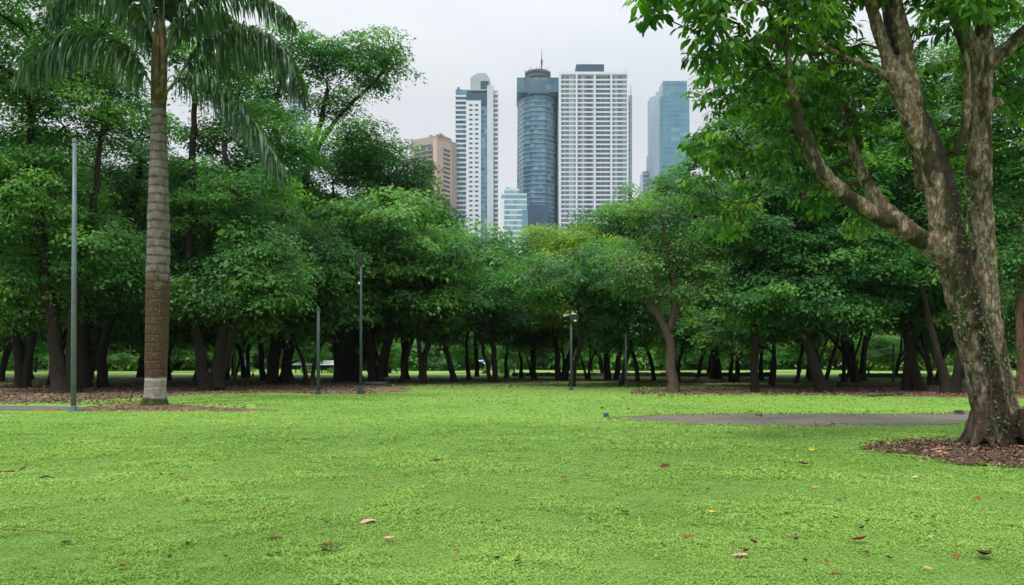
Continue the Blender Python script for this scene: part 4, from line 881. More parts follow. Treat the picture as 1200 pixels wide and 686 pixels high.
def tower_beige():
    Y = 560; s_ = Y/F; Z = lambda py: H + (HOR-py)*s_
    th = math.radians(32); a = 33*s_/math.cos(th); c_ = 21*s_/math.sin(th)
    r = empty('apartment_tower', ((512-600)*s_, Y, 0), -th); tag(r, 'pinkish beige apartment tower with rows of dark windows and rooftop clutter', 'tower')
    # local axes: left face runs along -X, right face along +Y
    zt = Z(159)
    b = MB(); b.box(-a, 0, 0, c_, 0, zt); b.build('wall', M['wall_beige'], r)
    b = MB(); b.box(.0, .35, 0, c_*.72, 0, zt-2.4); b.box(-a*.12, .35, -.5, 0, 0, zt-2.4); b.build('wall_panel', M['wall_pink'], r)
    b = MB(); b.box(-a*.86, -a*.16, -.25, .1, 0, 1.5); win = b.build('window', M['win_dark'], r); zs = [Z(174)-3.15*k for k in range(34)]
    win.location = (0, 0, zs[0]); copies(win, [(0, 0, z) for z in zs[1:]])
    b = MB(); b.box(-a*.86, -a*.16, -1.0, .1, 0, .7); bal = b.build('balcony', M['wall_beige'], r); bal.location = (0, 0, zs[0]-1.2); copies(bal, [(0, 0, z-1.2) for z in zs[1:]])
    b = MB(); b.box(.2, .6, c_*.30, c_*.62, 0, 1.5); win = b.build('window', M['win_small'], r); win.location = (0, 0, zs[0]); copies(win, [(0, 0, z) for z in zs[1:]])
    b = MB(); b.box(-a*.60, -a*.2, -.2, .1, Z(170.5), Z(168)); b.build('top_window', M['win_small'], r)
    rc = plain('roof_clutter', (0.33,0.22,0.19), .9, 0, .3, .4); b = MB(); q = random.Random(2)
    b.box(-a*.35, -a*.02, c_*.2, c_*.75, zt, zt+1.8)
    for k in range(12):
        x = -q.uniform(0, a*.5); y = q.uniform(.1, .9)*c_; h = q.uniform(1.0, 3.6); b.box(x, x+q.uniform(.5, 2.5), y, y+1.5, zt, zt+h)
    b.tube([(-a*.4,c_*.4,zt+1),(-a*.15,c_*.5,zt+4.2),(-a*.05,c_*.5,zt+1.5)], [.3,.3,.3], 5); b.build('roof_clutter', rc, r)
def tower_hidden():
    Y = 650; s_ = Y/F; r = empty('glass_tower', ((348-600)*s_, Y, 0)); tag(r, 'pale blue tower glimpsed through the leaves above the palm frond', 'tower')
    b = MB(); b.box(-8*s_, 9*s_, 0, 18, 0, H+(HOR-96)*s_); b.build('glass_body', M['glass_pale'], r)
    b = MB(); b.box(-10*s_, -7.8*s_, -1, 14, 0, H+(HOR-90)*s_); b.build('side_wing', M['wall_grey'], r)
tower_white_grid(); tower_residential(); tower_glass(); small_blocks(); tower_blue(); tower_beige(); tower_hidden()

# ------------------------------------------------------------------ the damp air between park and towers
m = bpy.data.materials.new('haze'); m.use_nodes = True; hn = m.node_tree.nodes; hn.remove(hn['Principled BSDF'])
pv = hn.new('ShaderNodeVolumePrincipled'); pv.inputs['Color'].default_value = (0.80, 0.88, 0.95, 1); pv.inputs['Density'].default_value = 0.00012; pv.inputs['Anisotropy'].default_value = 0.2
m.node_tree.links.new(pv.outputs[0], hn['Material Output'].inputs['Volume'])
b = MB(); b.box(-3100, 3100, -450, 3100, -1.2, 262); hz = b.build('haze', m); tag(hz, 'thin pale humid air over the park and city', 'haze', kind='stuff')

# ------------------------------------------------------------------ posts and lamps
def post(px, py, top_py, r_px, name, label, mat, cat='post', lean=0, flange=True, cap=True):
    Y = GY(py); s_ = Y/F; b = G(px, py); r = empty(name, tuple(b)); tag(r, label, cat)
    zt = P(0, top_py, Y).z; dx = lean*s_
    m_ = MB(); rr_ = r_px*s_
    m_.tube([(0, 0, -.1), (dx*.5, 0, zt*.5), (dx, 0, zt)], [rr_, rr_*.9, rr_*.74], 14)
    m_.build('shaft', mat, r, smooth=True)
    if flange:
        m_ = MB(); m_.lathe([(rr_*2.1, -.02), (rr_*2.1, .03), (rr_*1.35, .035), (rr_*1.3, .16), (rr_*1.02, .18)], 14); m_.build('base_collar', mat, r)
    if cap:
        m_ = MB(); m_.lathe([(rr_*.9, zt-.05), (rr_*.9, zt+.02), (rr_*.55, zt+.06), (.01, zt+.07)], 12, (dx, 0)); m_.build('cap', mat, r)
    return r, zt, rr_, dx
post(86, 483, 165, 3.0, 'steel_pole', 'tall bare blue grey steel pole at the edge of the lawn', M['pole_steel'], 'pole', lean=1.5)
r, zt, rr_, dx = post(423, 462, 309, 1.7, 'lamp_post', 'tall slim lamp post with a dark box shaped head among the leaves', M['pole_green'], 'lamp post', cap=False)
b = MB(); b.lathe([(.06, zt-.05), (.12, zt), (.125, zt+.42), (.10, zt+.46)], 14); b.build('lamp_head', M['lamp_black'], r)
b = MB(); b.box(-.26, .22, -.03, .03, zt+.40, zt+.45); b.box(-.27, -.19, -.05, .05, zt+.30, zt+.42); b.build('bracket', M['lamp_black'], r)
b = MB(); z = P(0, 332, GY(462)).z; b.box(-.12, -.03, -.07, .05, z-.05, z+.05); b.build('white_fitting', M['lamp_white'], r)
b = MB(); b.box(-.16, .16, -.14, .14, 0, .16); b.lathe([(.13, .16), (.11, .34), (.07, .36)], 10); b.build('footing', M['pole_green'], r)
post(373, 462.5, 362, 2.2, 'post', 'plain grey green post standing left of the slim lamp post', M['pole_green'])
r, zt, rr_, dx = post(669.5, 457.5, 372, 1.6, 'lamp_post', 'short lamp post with one white shade and one black box head', M['pole_green'], 'lamp post', cap=False)
b = MB(); b.box(-.07, .34, -.16, .16, zt-.22, zt+.14); b.build('lamp_head', M['lamp_black'], r)
b = MB(); b.add([(-.42,-.12,zt+.10),(-.05,-.12,zt+.16),(-.05,.12,zt+.16),(-.42,.12,zt+.10),(-.36,-.10,zt+.02),(-.08,-.10,zt+.12),(-.08,.10,zt+.12),(-.36,.10,zt+.02)], [(0,3,2,1)[::-1],(4,5,6,7)[::-1],(0,1,5,4)[::-1],(1,2,6,5)[::-1],(2,3,7,6)[::-1],(3,0,4,7)[::-1]]); b.build('white_shade', M['lamp_white'], r)
b = MB(); b.add([(0,-.17,zt+.145),(.28,-.17,zt+.145),(.05,-.17,zt+.24),(0,.17,zt+.145),(.28,.17,zt+.145),(.05,.17,zt+.24)], [(0,1,2),(5,4,3),(0,3,4,1),(1,4,5,2),(2,5,3,0)]); b.box(.12, .24, -.19, -.16, zt-.21, zt-.14); b.build('reflector', M['lamp_white'], r)
post(733.5, 455, 392, 1.2, 'post', 'thin green post right of the double headed lamp', M['pole_green'])
post(275, 452, 390, 1.4, 'post', 'thin dark post right of the three stemmed tree', M['pole_green'])
post(495.5, 438, 392, 1.0, 'post', 'distant dark post beyond the tidy single trunk', M['pole_green'])
post(1047, 448, 405, 1.3, 'post', 'thin dark post between trunks in the right grove', M['pole_green'])

# ------------------------------------------------------------------ small things under the trees
def skin_mesh(name, verts, edges, radii, mat, parent=None, sub=2, root=0):
    me = bpy.data.meshes.new(name); me.from_pydata(verts, edges, []); o = link_mesh(name, me, mat, parent)
    sk = o.modifiers.new('skin', 'SKIN'); sk.use_smooth_shade = True
    for i, d in enumerate(me.skin_vertices[0].data):
        q = radii[i]; d.radius = q if isinstance(q, tuple) else (q, q); d.use_root = (i == root)
    s_ = o.modifiers.new('sub', 'SUBSURF'); s_.levels = sub; s_.render_levels = sub
    return o
def person_seated():
    g = G(458, 437.2); y = 0
    r = empty('person', tuple(g)); tag(r, 'person in a magenta top sitting with legs stretched out towards a trunk', 'person')
    skin = plain('skin', (0.30,0.17,0.11), .6); top = plain('cloth_magenta', (0.42,0.05,0.25), .8); trs = plain('cloth_slate', (0.055,0.08,0.09), .85); hair = plain('hair', (0.012,0.010,0.010), .6)
    # joints: pelvis, waist, chest, neck, head base, head, arms, legs
    v = [(-.10,0,.56),(-.16,0,.74),(-.17,0,.98),(-.17,0,1.12),(-.16,0,1.19),(-.14,0,1.33),
         (-.16,-.19,1.05),(-.10,-.25,.80),(.10,-.20,.68),(.18,-.18,.66), (-.16,.19,1.05),(-.12,.26,.80),(.08,.2,.68),(.16,.18,.66),
         (-.06,-.10,.54),(.32,-.12,.56),(.66,-.13,.26),(.70,-.13,.10),(.82,-.13,.12), (-.06,.10,.54),(.30,.12,.56),(.55,.14,.22),(.60,.14,.08),(.72,.14,.07)]
    ed = [(0,1),(1,2),(2,3),(3,4),(4,5),(2,6),(6,7),(7,8),(8,9),(2,10),(10,11),(11,12),(12,13),(0,14),(14,15),(15,16),(16,17),(17,18),(0,19),(19,20),(20,21),(21,22),(22,23)]
    ra = [(.15,.12),(.13,.10),(.15,.11),.055,.06,.105,.06,.045,.035,.035,.06,.045,.035,.035,.09,.075,.055,.04,.035,.09,.075,.055,.04,.035]
    body = skin_mesh('body', v, ed, ra, skin, r)
    skin_mesh('shirt', [v[0], v[1], v[2], v[6], v[7], v[10], v[11], (-.17,0,1.09)], [(0,1),(1,2),(2,3),(3,4),(2,5),(5,6),(2,7)], [(.165,.14),(.15,.12),(.17,.13),.078,.065,.078,.065,.075], top, r)
    skin_mesh('trousers', [v[0], v[14], v[15], v[16], v[19], v[20], v[21]], [(0,1),(1,2),(2,3),(0,4),(4,5),(5,6)], [(.17,.14),.11,.09,.07,.11,.09,.07], trs, r)
    skin_mesh('hair', [(-.17,0,1.24),(-.17,0,1.36),(-.13,0,1.42)], [(0,1),(1,2)], [.085,.125,.10], hair, r)
    skin_mesh('shoe', [v[17], v[18]], [(0,1)], [.055,.05], hair, r, 1); skin_mesh('shoe', [v[22], v[23]], [(0,1)], [.055,.05], hair, r, 1)
    fm = MB()
    for sy in (-1, 1):
        fm.lathe([(.012,0),(.014,.01),(.004,.02)], 6, (0, 0))
    s2 = empty('stump', (g.x-.12, g.y, 0)); tag(s2, 'low dark stump used as a seat by the person', 'stump')
    m_ = MB(); m_.lathe([(.24,-.02),(.20,.10),(.185,.30),(.19,.43),(.17,.445)], 14); m_.build('stump_wood', M['wood_dark'], s2, smooth=False)
person_seated()
def stump(px, py, wpx, hpx, label):
    Y = GY(py); s_ = Y/F; g = G(px, py); w = wpx*s_/2; h = hpx*s_; m_ = MB()
    m_.lathe([(w*1.5, -.03), (w*1.2, h*.15), (w, h*.4), (w*.95, h*.85), (w*.8, h), (w*.3, h*1.03)], 12)
    rr2 = random.Random(int(px))
    m_.v = [(x*(1+rr2.uniform(-.14, .14)), y_*(1+rr2.uniform(-.14, .14)), z*(1+rr2.uniform(-.1, .1))) for x, y_, z in m_.v]
    o = m_.build('stump', M['wood_dark'], None); o.location = g; tag(o, label, 'stump')
stump(365, 452, 7, 8, 'dark squat stump left of the plain grey green post')
stump(1124, 486, 10, 5, 'low mossy stump beside the asphalt path near the big tree')
def log(p0, p1, r, label, mat=None):
    a = G(*p0); b_ = G(*p1); m_ = MB(); n = 14; pts = []; c0 = a.lerp(b_, .5)
    rr2 = random.Random(int(p0[0]))
    for i in range(n+1):
        q = a.lerp(b_, i/n) - c0; pts.append((q.x, q.y + rr2.uniform(-.05, .05), r*.8 + rr2.uniform(-.02, .03)))
    m_.tube(pts, [r*rr2.uniform(.8, 1.1) for _ in pts], 9, .1, int(p0[0])); o = m_.build('fallen_log', mat or M['wood_dark'], None, smooth=True); o.location = c0; tag(o, label, 'log')
log((982, 453.5), (1054, 453), .13, 'long thin log lying between the trunks of the right grove')
log((820, 449.5), (848, 448.5), .12, 'short log on the grass behind the pale brown trunk')
log((1012, 466), (1060, 463), .05, 'thin branch lying on reddish soil in front of the grove')
def low_wall(x0, x1, py, h, label):
    a = G(x0, py); b_ = G(x1, py); m_ = MB(); n = 40; rr2 = random.Random(int(x0))
    for i in range(n):
        p = a.lerp(b_, i/n) - a; q = a.lerp(b_, (i+.96)/n) - a; m_.box(p.x, q.x, rr2.uniform(-.05, .05), .4, -.02, h*rr2.uniform(.85, 1.1))
    o = m_.build('low_wall', M['stone_dark'], None); o.location = a; tag(o, label, 'low wall')
low_wall(600, 905, 441.6, .36, 'low dark stone border running behind the trunks at the centre')
low_wall(985, 1060, 442.5, .33, 'low dark stone border behind the long thin log')
def slab(px, py, wpx, label):
    Y = GY(py); s_ = Y/F; m_ = MB(); w = wpx*s_/2; m_.prism([(-w,-.3),(w*.8,-.4),(w,.3),(-w*.7,.4)], 0, .10, .96); o = m_.build('stone_slab', M['concrete'], None); o.location = G(px, py); tag(o, label, 'slab')
slab(441, 449.5, 26, 'long pale stone slab at the foot of the low forking trunk')
slab(492, 445.6, 18, 'pale flat slab right of the tidy single trunk')
slab(829, 451, 10, 'small pale slab beside the short log')
def shelter():
    g = G(368, 437.5); Y = g.y; s_ = Y/F
    r = empty('shelter', tuple(g)); tag(r, 'low open shelter with a thin pale metal roof in the distance', 'shelter')
    zt = P(0, 427, Y).z
    x0, x1 = (343-368)*s_, (393-368)*s_
    roof = plain('roof_pale', (0.52,0.60,0.62), .5, 0, .15, .8); dk = plain('shelter_dark', (0.03,0.035,0.03), .8)
    m_ = MB(); m_.add([(x0,-.2,zt-.10),(x1,-.2,zt-.10),(x1,2.2,zt+.18),(x0,2.2,zt+.18),(x0,-.2,zt-.04),(x1,-.2,zt-.04),(x1,2.2,zt+.24),(x0,2.2,zt+.24)], [(0,3,2,1),(4,5,6,7),(0,1,5,4),(1,2,6,5),(2,3,7,6),(3,0,4,7)]); m_.build('roof', roof, r)
    for x in (x0+.3, x0*.3, x1*.35, x1-.3):
        m_ = MB(); m_.box(x-.06, x+.06, .1, .22, 0, zt-.03); m_.build('post', dk, r)
    m_ = MB(); m_.box(x0+.1, x1-.1, 1.9, 2.0, .35, zt+.12); m_.build('back_panel', dk, r)
    m_ = MB(); m_.box((377-368)*s_, (392-368)*s_, .6, 1.8, zt+.0, zt+.42); m_.build('roof_tank', M['lamp_white'], r)
shelter()
def bush(px, py, wpx, hpx, mat, label, seed, grp=None):
    Y = GY(py); s_ = Y/F; g = G(px, py); rg4 = np.random.default_rng(seed); w = wpx*s_/2; h = hpx*s_
    r = empty('bush', tuple(g)); tag(r, label, 'bush', grp)
    cl = clump_points([(0, 0, h*.45, w, w*.7, h*.5), (w*.4, 0, h*.35, w*.6, w*.5, h*.4), (-w*.5, 0, h*.3, w*.5, w*.5, h*.35)], .35, rg4); cl = cl[cl[:, 2] > .08]
    p = pad_leaves(cl, np.full(len(cl), .3), 30, .15, rg4, np.zeros(3), .7)
    rhomb_leaves('foliage', *p, mat, r)
    m_ = MB()
    for k in range(5): m_.tube([(rg4.normal(0, .05), rg4.normal(0, .05), 0), (rg4.normal(0, w*.3), rg4.normal(0, .2), h*.6)], [.02, .01], 5)
    m_.build('stem', M['bark_brown'], r)
bush(285, 436, 26, 7, LL, 'bright yellow green bush below the small blue banner', 1)
bush(360, 437.6, 16, 8, LL, 'bright green bush growing in front of the pale roofed shelter', 2)
bush(388, 437.8, 10, 6, LM, 'small leafy bush at the right end of the pale roofed shelter', 3)
bush(592, 439, 22, 18, LM, 'slender young leafy shrub right of the blue and white parasol', 4)
bush(1113, 437, 22, 8, LL, 'pale lit shrub seen between trunks beside the big tree', 5)
bush(1008, 438, 12, 10, LL, 'small light green shrub behind the long thin log', 6)
bush(60, 446.5, 5, 8, plain('petal_yellow', (0.55,0.55,0.05), .7), 'small bright yellow flowering plant left of the massive twin trunk', 8)
def parasol():
    g = G(568, 438.2); Y = g.y; s_ = Y/F
    r = empty('parasol', tuple(g)); tag(r, 'blue and white tilted parasol standing on the far lawn', 'parasol')
    zt = P(0, 422.5, Y).z
    m_ = MB(); m_.tube([(0,0,0), (.02,0,zt*.6), (.1,0,zt)], [.035,.03,.02], 8); m_.build('pole', M['lamp_white'], r)
    a, b_ = MB(), MB(); n = 8; top = Vector((.12, 0, zt+.05))
    for k in range(n):
        a0, a1 = 2*math.pi*k/n, 2*math.pi*(k+1)/n
        def rim(t): 
            v = Vector((.72*math.cos(t), .72*math.sin(t), -.42)); v.rotate(Euler((0, math.radians(28), 0))); return top + v
        p0, p1 = rim(a0), rim(a1); q0, q1 = p0 - Vector((0,0,.02)), p1 - Vector((0,0,.02)); tt = top - Vector((0,0,.02))
        (a if k % 2 else b_).add([top, p0, p1, tt, q0, q1], [(0,1,2),(3,5,4),(1,4,5,2),(0,3,4,1),(0,2,5,3)])
    c = MB(); c.v = []; 
    a.build('canopy_blue', plain('cloth_blue', (0.06,0.12,0.38), .7), r); b_.build('canopy_white', plain('cloth_white', (0.55,0.62,0.72), .7), r)
    m_ = MB(); m_.lathe([(.30,0),(.30,.10),(.24,.30),(.06,.34)], 12); m_.build('weight', M['lamp_black'], r)
parasol()
def banner():
    g = G(285, 435.5); g.y += 1; Y = g.y; s_ = Y/F; r = empty('banner', tuple(g)); tag(r, 'small bright blue and white banner on a stick behind a bush', 'banner')
    m_ = MB(); zt = P(0, 422, Y).z; m_.tube([(0,0,0),(0,0,zt)], [.02,.015], 6); m_.build('stick', M['lamp_white'], r)
    m_ = MB(); z1 = P(0, 431, Y).z; m_.prism([(-.10,-.05),(.28,-.08),(.30,-.04),(-.10,0)], z1, zt-.1); m_.build('cloth', plain('cloth_royal', (0.06,0.10,0.55), .7), r)
    m_ = MB(); m_.box(.30, .46, -.06, -.03, z1+.3, zt-.35); m_.build('cloth_edge', M['lamp_white'], r)
banner()
def cone():
    g = G(296.5, 442.8); r = empty('marker_cone', tuple(g)); tag(r, 'small pinkish red marker cone on the far lawn', 'cone')
    mt = plain('cone_pink', (0.62,0.10,0.12), .5)
    m_ = MB(); m_.lathe([(.17,.03),(.15,.05),(.06,.38),(.03,.42)], 14); m_.build('cone_body', mt, r, smooth=True)
    m_ = MB(); m_.box(-.2,.2,-.2,.2,0,.03); m_.build('base', mt, r)
cone()

# ------------------------------------------------------------------ grass, close up
def lattice(x, y, cell, rg_):
    T = rg_.random((256, 256)); u, v = x/cell + 90.3, y/cell + 40.7; i, j = np.floor(u).astype(int), np.floor(v).astype(int); f, g_ = u-i, v-j
    f = f*f*(3-2*f); g_ = g_*g_*(3-2*g_); a = lambda p, q: T[p % 256, q % 256]
    return a(i, j)*(1-f)*(1-g_) + a(i+1, j)*f*(1-g_) + a(i, j+1)*(1-f)*g_ + a(i+1, j+1)*f*g_ - .5
def grass():
    rg5 = np.random.default_rng(3); Cs = []; Ls = []; Ts = []
    for (y0, y1, dens, L0) in ((4.6, 7.2, 10500, .019), (7.2, 10, 5600, .025), (10, 14, 2300, .035), (14, 20, 950, .046), (20, 28, 380, .058), (28, 36, 190, .066), (36, 46, 70, .07)):
        hw = y1*0.66 + .8; n = int((y1-y0)*2*hw*dens); x = rg5.uniform(-hw, hw, n); y = rg5.uniform(y0, y1, n); k = np.abs(x) < y*0.66 + .8
        x = x[k]; y = y[k]
        k = ((x-TX-.1)/2.45)**2 + ((y-TY+1.0)/1.9)**2 > rg5.uniform(.7, 1.2, len(x)); x = x[k]; y = y[k]
        top = np.interp(600+x/y*F, [712,740,775,850,1060,1110,1140,1170,1200,1330], [490.5,489,487.3,486.3,486.5,485.5,482.5,479.5,477.5,472]); bot = np.interp(600+x/y*F, [712,740,775,850,960,1060,1110,1140,1170,1200,1330], [491.5,492.5,495.5,499.2,500,499.5,498,495,490,486.5,479])
        py = HOR + F*H/y; px = 600 + x/y*F; k = ~((px > 712) & (py > top+.3) & (py < bot-.3)); k &= ~((px < 100) & (py < 483)); k &= ~((px > 85) & (px < 300) & (py < 483) & (py > 474)); x = x[k]; y = y[k]
        px = 600 + x/y*F; py = HOR + F*H/y
        sb = np.interp(px, [-120,40,100,160,235,300,370,430,490], [478,477,473,469,465,462,464,463,460]); sr = np.interp(px, [730,800,900,1000,1100,1300], [462,462.5,463,465,468,471])
        lit = rg5.uniform(-2.0, 2.0, len(x)); k = ~((px < 490) & (py < sb + lit*.7)) & ~((px > 735) & (py < sr + lit*.6)); x = x[k]; y = y[k]
        # patchy growth
        q_ = np.random.default_rng(55)
        w1, w2, w3, w4 = lattice(x, y, .16, q_), lattice(x, y, .55, q_), lattice(x, y, 1.9, q_), lattice(x, y, 6.5, q_)
        k = rg5.random(len(x)) < .86 + .75*w1 + .55*w2 + .2*w3; x, y, w1, w2, w3, w4 = x[k], y[k], w1[k], w2[k], w3[k], w4[k]
        Cs.append(np.stack([x, y, rg5.uniform(0.0, .014, len(x)) + .022*np.maximum(0, w1 + w2)], 1)); Ls.append(L0*rg5.uniform(.55, 1.5, len(x))*(1 + .6*w2))
        Ts.append(.45 + .28*w2 + .26*w3 + .38*w4 + rg5.normal(0, .10, len(x)))
    Cn = np.concatenate(Cs); L = np.concatenate(Ls); T_ = np.concatenate(Ts); n = len(Cn)
    az = rg5.uniform(0, 6.28, n); el = rg5.uniform(.05, 1.0, n)
    D = np.stack([np.cos(az)*np.cos(el), np.sin(az)*np.cos(el), np.sin(el)], 1); S = np.stack([-np.sin(az), np.cos(az), 0*az], 1); Nn = unit(np.cross(S, D)); Nn[Nn[:, 2] < 0] *= -1
    m = foliage_mat('grass_blade', (0.140,0.262,0.052), (0.248,0.398,0.084), (0.36,0.50,0.135), trans=.30, rough=.6, spec=.15, nscale=.30)
    o = long_leaves('grass', Cn, D, Nn, L, L*rg5.uniform(.28, .6, n), T_, m, None, droop=.45, prof=((0,.6),(.5,1),(1,.06)))
    tag(o, 'short broad bladed grass covering the near lawn', 'grass', kind='stuff')
grass()
def litter_carpet():
    r_ = np.random.default_rng(12); X_ = []; S_ = []
    def pts(n, x0, x1, y0, y1, sz):                     # photo range on the ground
        px = r_.uniform(x0, x1, n); py = r_.uniform(y0, y1, n); Y = F*H/(py-HOR); X_.append(np.stack([(px-600)/F*Y, Y], 1)); S_.append(r_.uniform(*sz, n))
    pts(2800, -30, 170, 450, 475, (.05, .16)); pts(1300, 150, 300, 449, 465, (.05, .15)); pts(1700, 280, 440, 448, 462.5, (.05, .15)); pts(160, 420, 490, 449, 460, (.05, .13)); pts(120, 180, 420, 464, 472, (.05, .11)); pts(900, 85, 290, 474.5, 483, (.04, .10)); pts(4200, 740, 1290, 453, 465, (.05, .16)); pts(3500, -60, 1260, 443, 456, (.06, .2))
    pts(500, 740, 1200, 484.2, 487.4, (.03, .09)); pts(260, 740, 1200, 498.5, 500.5, (.03, .07)); pts(900, 0, 1200, 462, 474, (.04, .10))
    n = 5200; a = r_.uniform(0, 6.28, n); d = r_.uniform(0, 1.06, n)**.6; X_.append(np.stack([TX+.1+2.65*d*np.cos(a), TY-1+2.25*d*np.sin(a)], 1)); S_.append(r_.uniform(.02, .085, n))
    X2 = np.concatenate(X_); L = np.concatenate(S_); n = len(L); az = r_.uniform(0, 6.28, n)
    D = unit(np.stack([np.cos(az), np.sin(az), r_.normal(0, .25, n)], 1)); Nn = unit(np.array([0, 0, 1.0]) + r_.normal(0, .35, (n, 3))); Nn = unit(Nn - D*np.sum(D*Nn, 1)[:, None])
    Cn = np.concatenate([X2, (.022 + r_.uniform(0, .05, n))[:, None]], 1)
    m, nn, l, bs = new_mat('dry_litter'); at = nn.new('ShaderNodeAttribute'); at.attribute_name = 'tone'
    l.new(N_ramp((nn, l), at.outputs['Fac'], [(0.05, (0.035,0.022,0.014)), (0.4, (0.13,0.075,0.042)), (0.7, (0.25,0.15,0.085)), (0.95, (0.48,0.36,0.24))]), bs.inputs['Base Color']); bs.inputs['Roughness'].default_value = .85; bs.inputs['Specular IOR Level'].default_value = .15
    o = rhomb_leaves('leaf_litter', Cn, D, Nn, L, L*r_.uniform(.3, .6, n), r_.random(n), m, None, fold=.3); tag(o, 'dry brown leaf litter and chips strewn over the bare soil', 'leaf litter', kind='stuff')
litter_carpet()

# ------------------------------------------------------------------ fallen leaves, twigs, litter
leaf_cols = {'rust': (0.24,0.070,0.022), 'dark': (0.075,0.030,0.014), 'red': (0.22,0.03,0.02), 'tan': (0.50,0.30,0.18), 'pink': (0.48,0.27,0.22), 'pale': (0.60,0.52,0.40), 'yellow': (0.55,0.42,0.04), 'orange': (0.50,0.20,0.04), 'brown': (0.19,0.095,0.04), 'black': (0.02,0.014,0.012)}
for k, c in leaf_cols.items(): M['fl_'+k] = plain('fallen_'+k, c, .7, 0, .35, 25, spec=.2)
def leaf_mesh(L, w, curl, seed):
    r_ = random.Random(seed); V = []; Fc = []; n = 9; prof = lambda t: math.sin(math.pi*min(1, t*1.02)**.8)**.9*.5 if 0 < t < 1 else .02
    for i in range(n+1):
        t = i/n; ww = w*max(.02, prof(t)); x = (t-.5)*L; zc = curl*L*(4*(t-.5)**2)*.35 + r_.uniform(-.003, .003)
        for j, u in enumerate((-1, -.5, 0, .5, 1)):
            V.append((x, u*ww, zc + abs(u)**1.5*ww*curl*1.1 + r_.uniform(-1, 1)*.0015))
    for i in range(n):
        for j in range(4): Fc.append((i*5+j, i*5+j+1, (i+1)*5+j+1, (i+1)*5+j))
    b_ = len(V); V += [(-.5*L, -.0012, 0), (-.5*L, .0012, 0), (-.72*L, .001, .012), (-.72*L, -.001, .012)]; Fc.append((b_, b_+1, b_+2, b_+3))
    me = bpy.data.meshes.new('fallen_leaf'); me.from_pydata(V, [], Fc); me.polygons.foreach_set('use_smooth', [True]*len(Fc)); me.update()
    return me
big_leaves = [
 (513,542,15,'dark','dark red fallen leaf in the middle distance, left of the lawn centre'), (321,635,21,'dark','long dark brown rolled leaf lying near the wiry grass tuft'), (456,638,15,'tan','pale tan leaf standing out on the near lawn right of the wiry tuft'),
 (308,600,10,'red','small folded red leaf on the left half of the lawn'), (216,564,14,'brown','brown leaf lying beside a yellow green one'), (201,561,11,'yellow','yellow green leaf touching a brown leaf'),
 (430,614,22,'tan','long faded orange tan leaf flat in the grass'), (440,562,10,'brown','brown curled leaf below the slim lamp post'), (476,561,7,'red','little red leaf near the brown curled one'), (564,570,8,'brown','small brown leaf just left of the lawn centre'),
 (584,616,10,'dark','dark crumpled leaf pair near the lawn centre'), (144,667,9,'red','small dark red leaf in the nearest left grass'), (317,657,6,'black','blackened scrap of leaf close to the long rolled leaf'),
 (218,516,6,'dark','tiny dark red leaf far out below the palm'), (662,564,12,'rust','red brown leaf near the middle of the lawn'), (780,550,15,'dark','dark flat leaf straight below the pale brown trunk'),
 (804,633,17,'rust','dark red leaf left of the pinkish tan leaf'), (866,655,22,'pink','large pinkish tan leaf on the near lawn'), (928,637,17,'pale','pale leaf with a reddish edge between two darker leaves'), (1006,639,21,'rust','glossy rust coloured leaf on the right near lawn'),
 (1154,657,26,'dark','large dark red leaf at the lower right of the lawn'), (1122,656,14,'rust','narrow rust leaf touching the large dark red one'), (1145,586,13,'rust','rust leaf below the mulch of the big tree'), (955,577,11,'pink','pinkish brown leaf left of the mulch'),
 (942,548,13,'dark','dark leaf cluster piece left of the mulch edge'), (951,531,9,'yellow','black and yellow leaf between path and mulch'), (1171,575,9,'dark','dark curled leaf right under the mulch edge'), (833,606,14,'yellow','yellowish torn leaf among the right hand grass'),
 (1010,535,9,'pink','small pink leaf at the left tip of the mulch'), (1071,562,9,'pale','pale upright scrap of leaf under the mulch'), (950,622,7,'orange','tiny orange leaf above the pale leaf'), (1091,634,9,'pale','small whitish leaf on the right lawn'),
 (1088,672,12,'tan','tan torn leaf at the bottom right'), (981,676,14,'brown','brown tan leaf at the bottom edge'), (606,664,12,'dark','dark scrap of leaf at the bottom centre'), (976,499,7,'red','red leaf lying on the near edge of the asphalt path'),
 (1108,523,9,'red','red leaf resting at the roots of the big tree'), (887,554,9,'rust','rust leaf left of the dark leaf cluster'), (733,605,12,'dark','dark wilted leaf right of the lawn centre'), (700,503,8,'brown','brown leaf just left of the path tip')]
for i, (px, py, wpx, col, lab) in enumerate(big_leaves):
    g = G(px, py); s_ = g.y/F; L = max(.05, wpx*s_*1.0); q = random.Random(i)
    o = link_mesh('fallen_leaf', leaf_mesh(L, L*q.uniform(.42, .6), q.choice((q.uniform(.1, .6), q.uniform(-.7, -.2))), i), M['fl_'+col]); o.location = (g.x, g.y, .034 + L*.07)
    o.rotation_euler = (q.uniform(-.1, .5), q.uniform(-.2, .2), q.uniform(-.7, .7) + (math.pi if q.random() < .5 else 0)); tag(o, lab, 'leaf')
def scatter(n, xr, yr, label, group, cols, seed, size=(.05, .12), zz=.03):
    q = random.Random(seed); base = [leaf_mesh(1, q.uniform(.4, .6), q.uniform(.3, .9), seed*9+k) for k in range(4)]
    keys = []
    for b_ in base:
        for c in cols:
            m2 = b_.copy(); m2.materials.append(M['fl_'+c]); keys.append(m2)
    for i in range(n):
        px = q.uniform(*xr); py = yr[0] + (yr[1]-yr[0])*q.random()**1.3; g = G(px, py); L = q.uniform(*size)
        o = bpy.data.objects.new('fallen_leaf', q.choice(keys)); C.objects.link(o); o.location = (g.x, g.y, zz + .1*L*0); o.scale = (L,)*3
        o.rotation_euler = (q.uniform(-.4, .4), q.uniform(-.4, .4), q.uniform(0, 6.28)); tag(o, label, 'leaf', group)
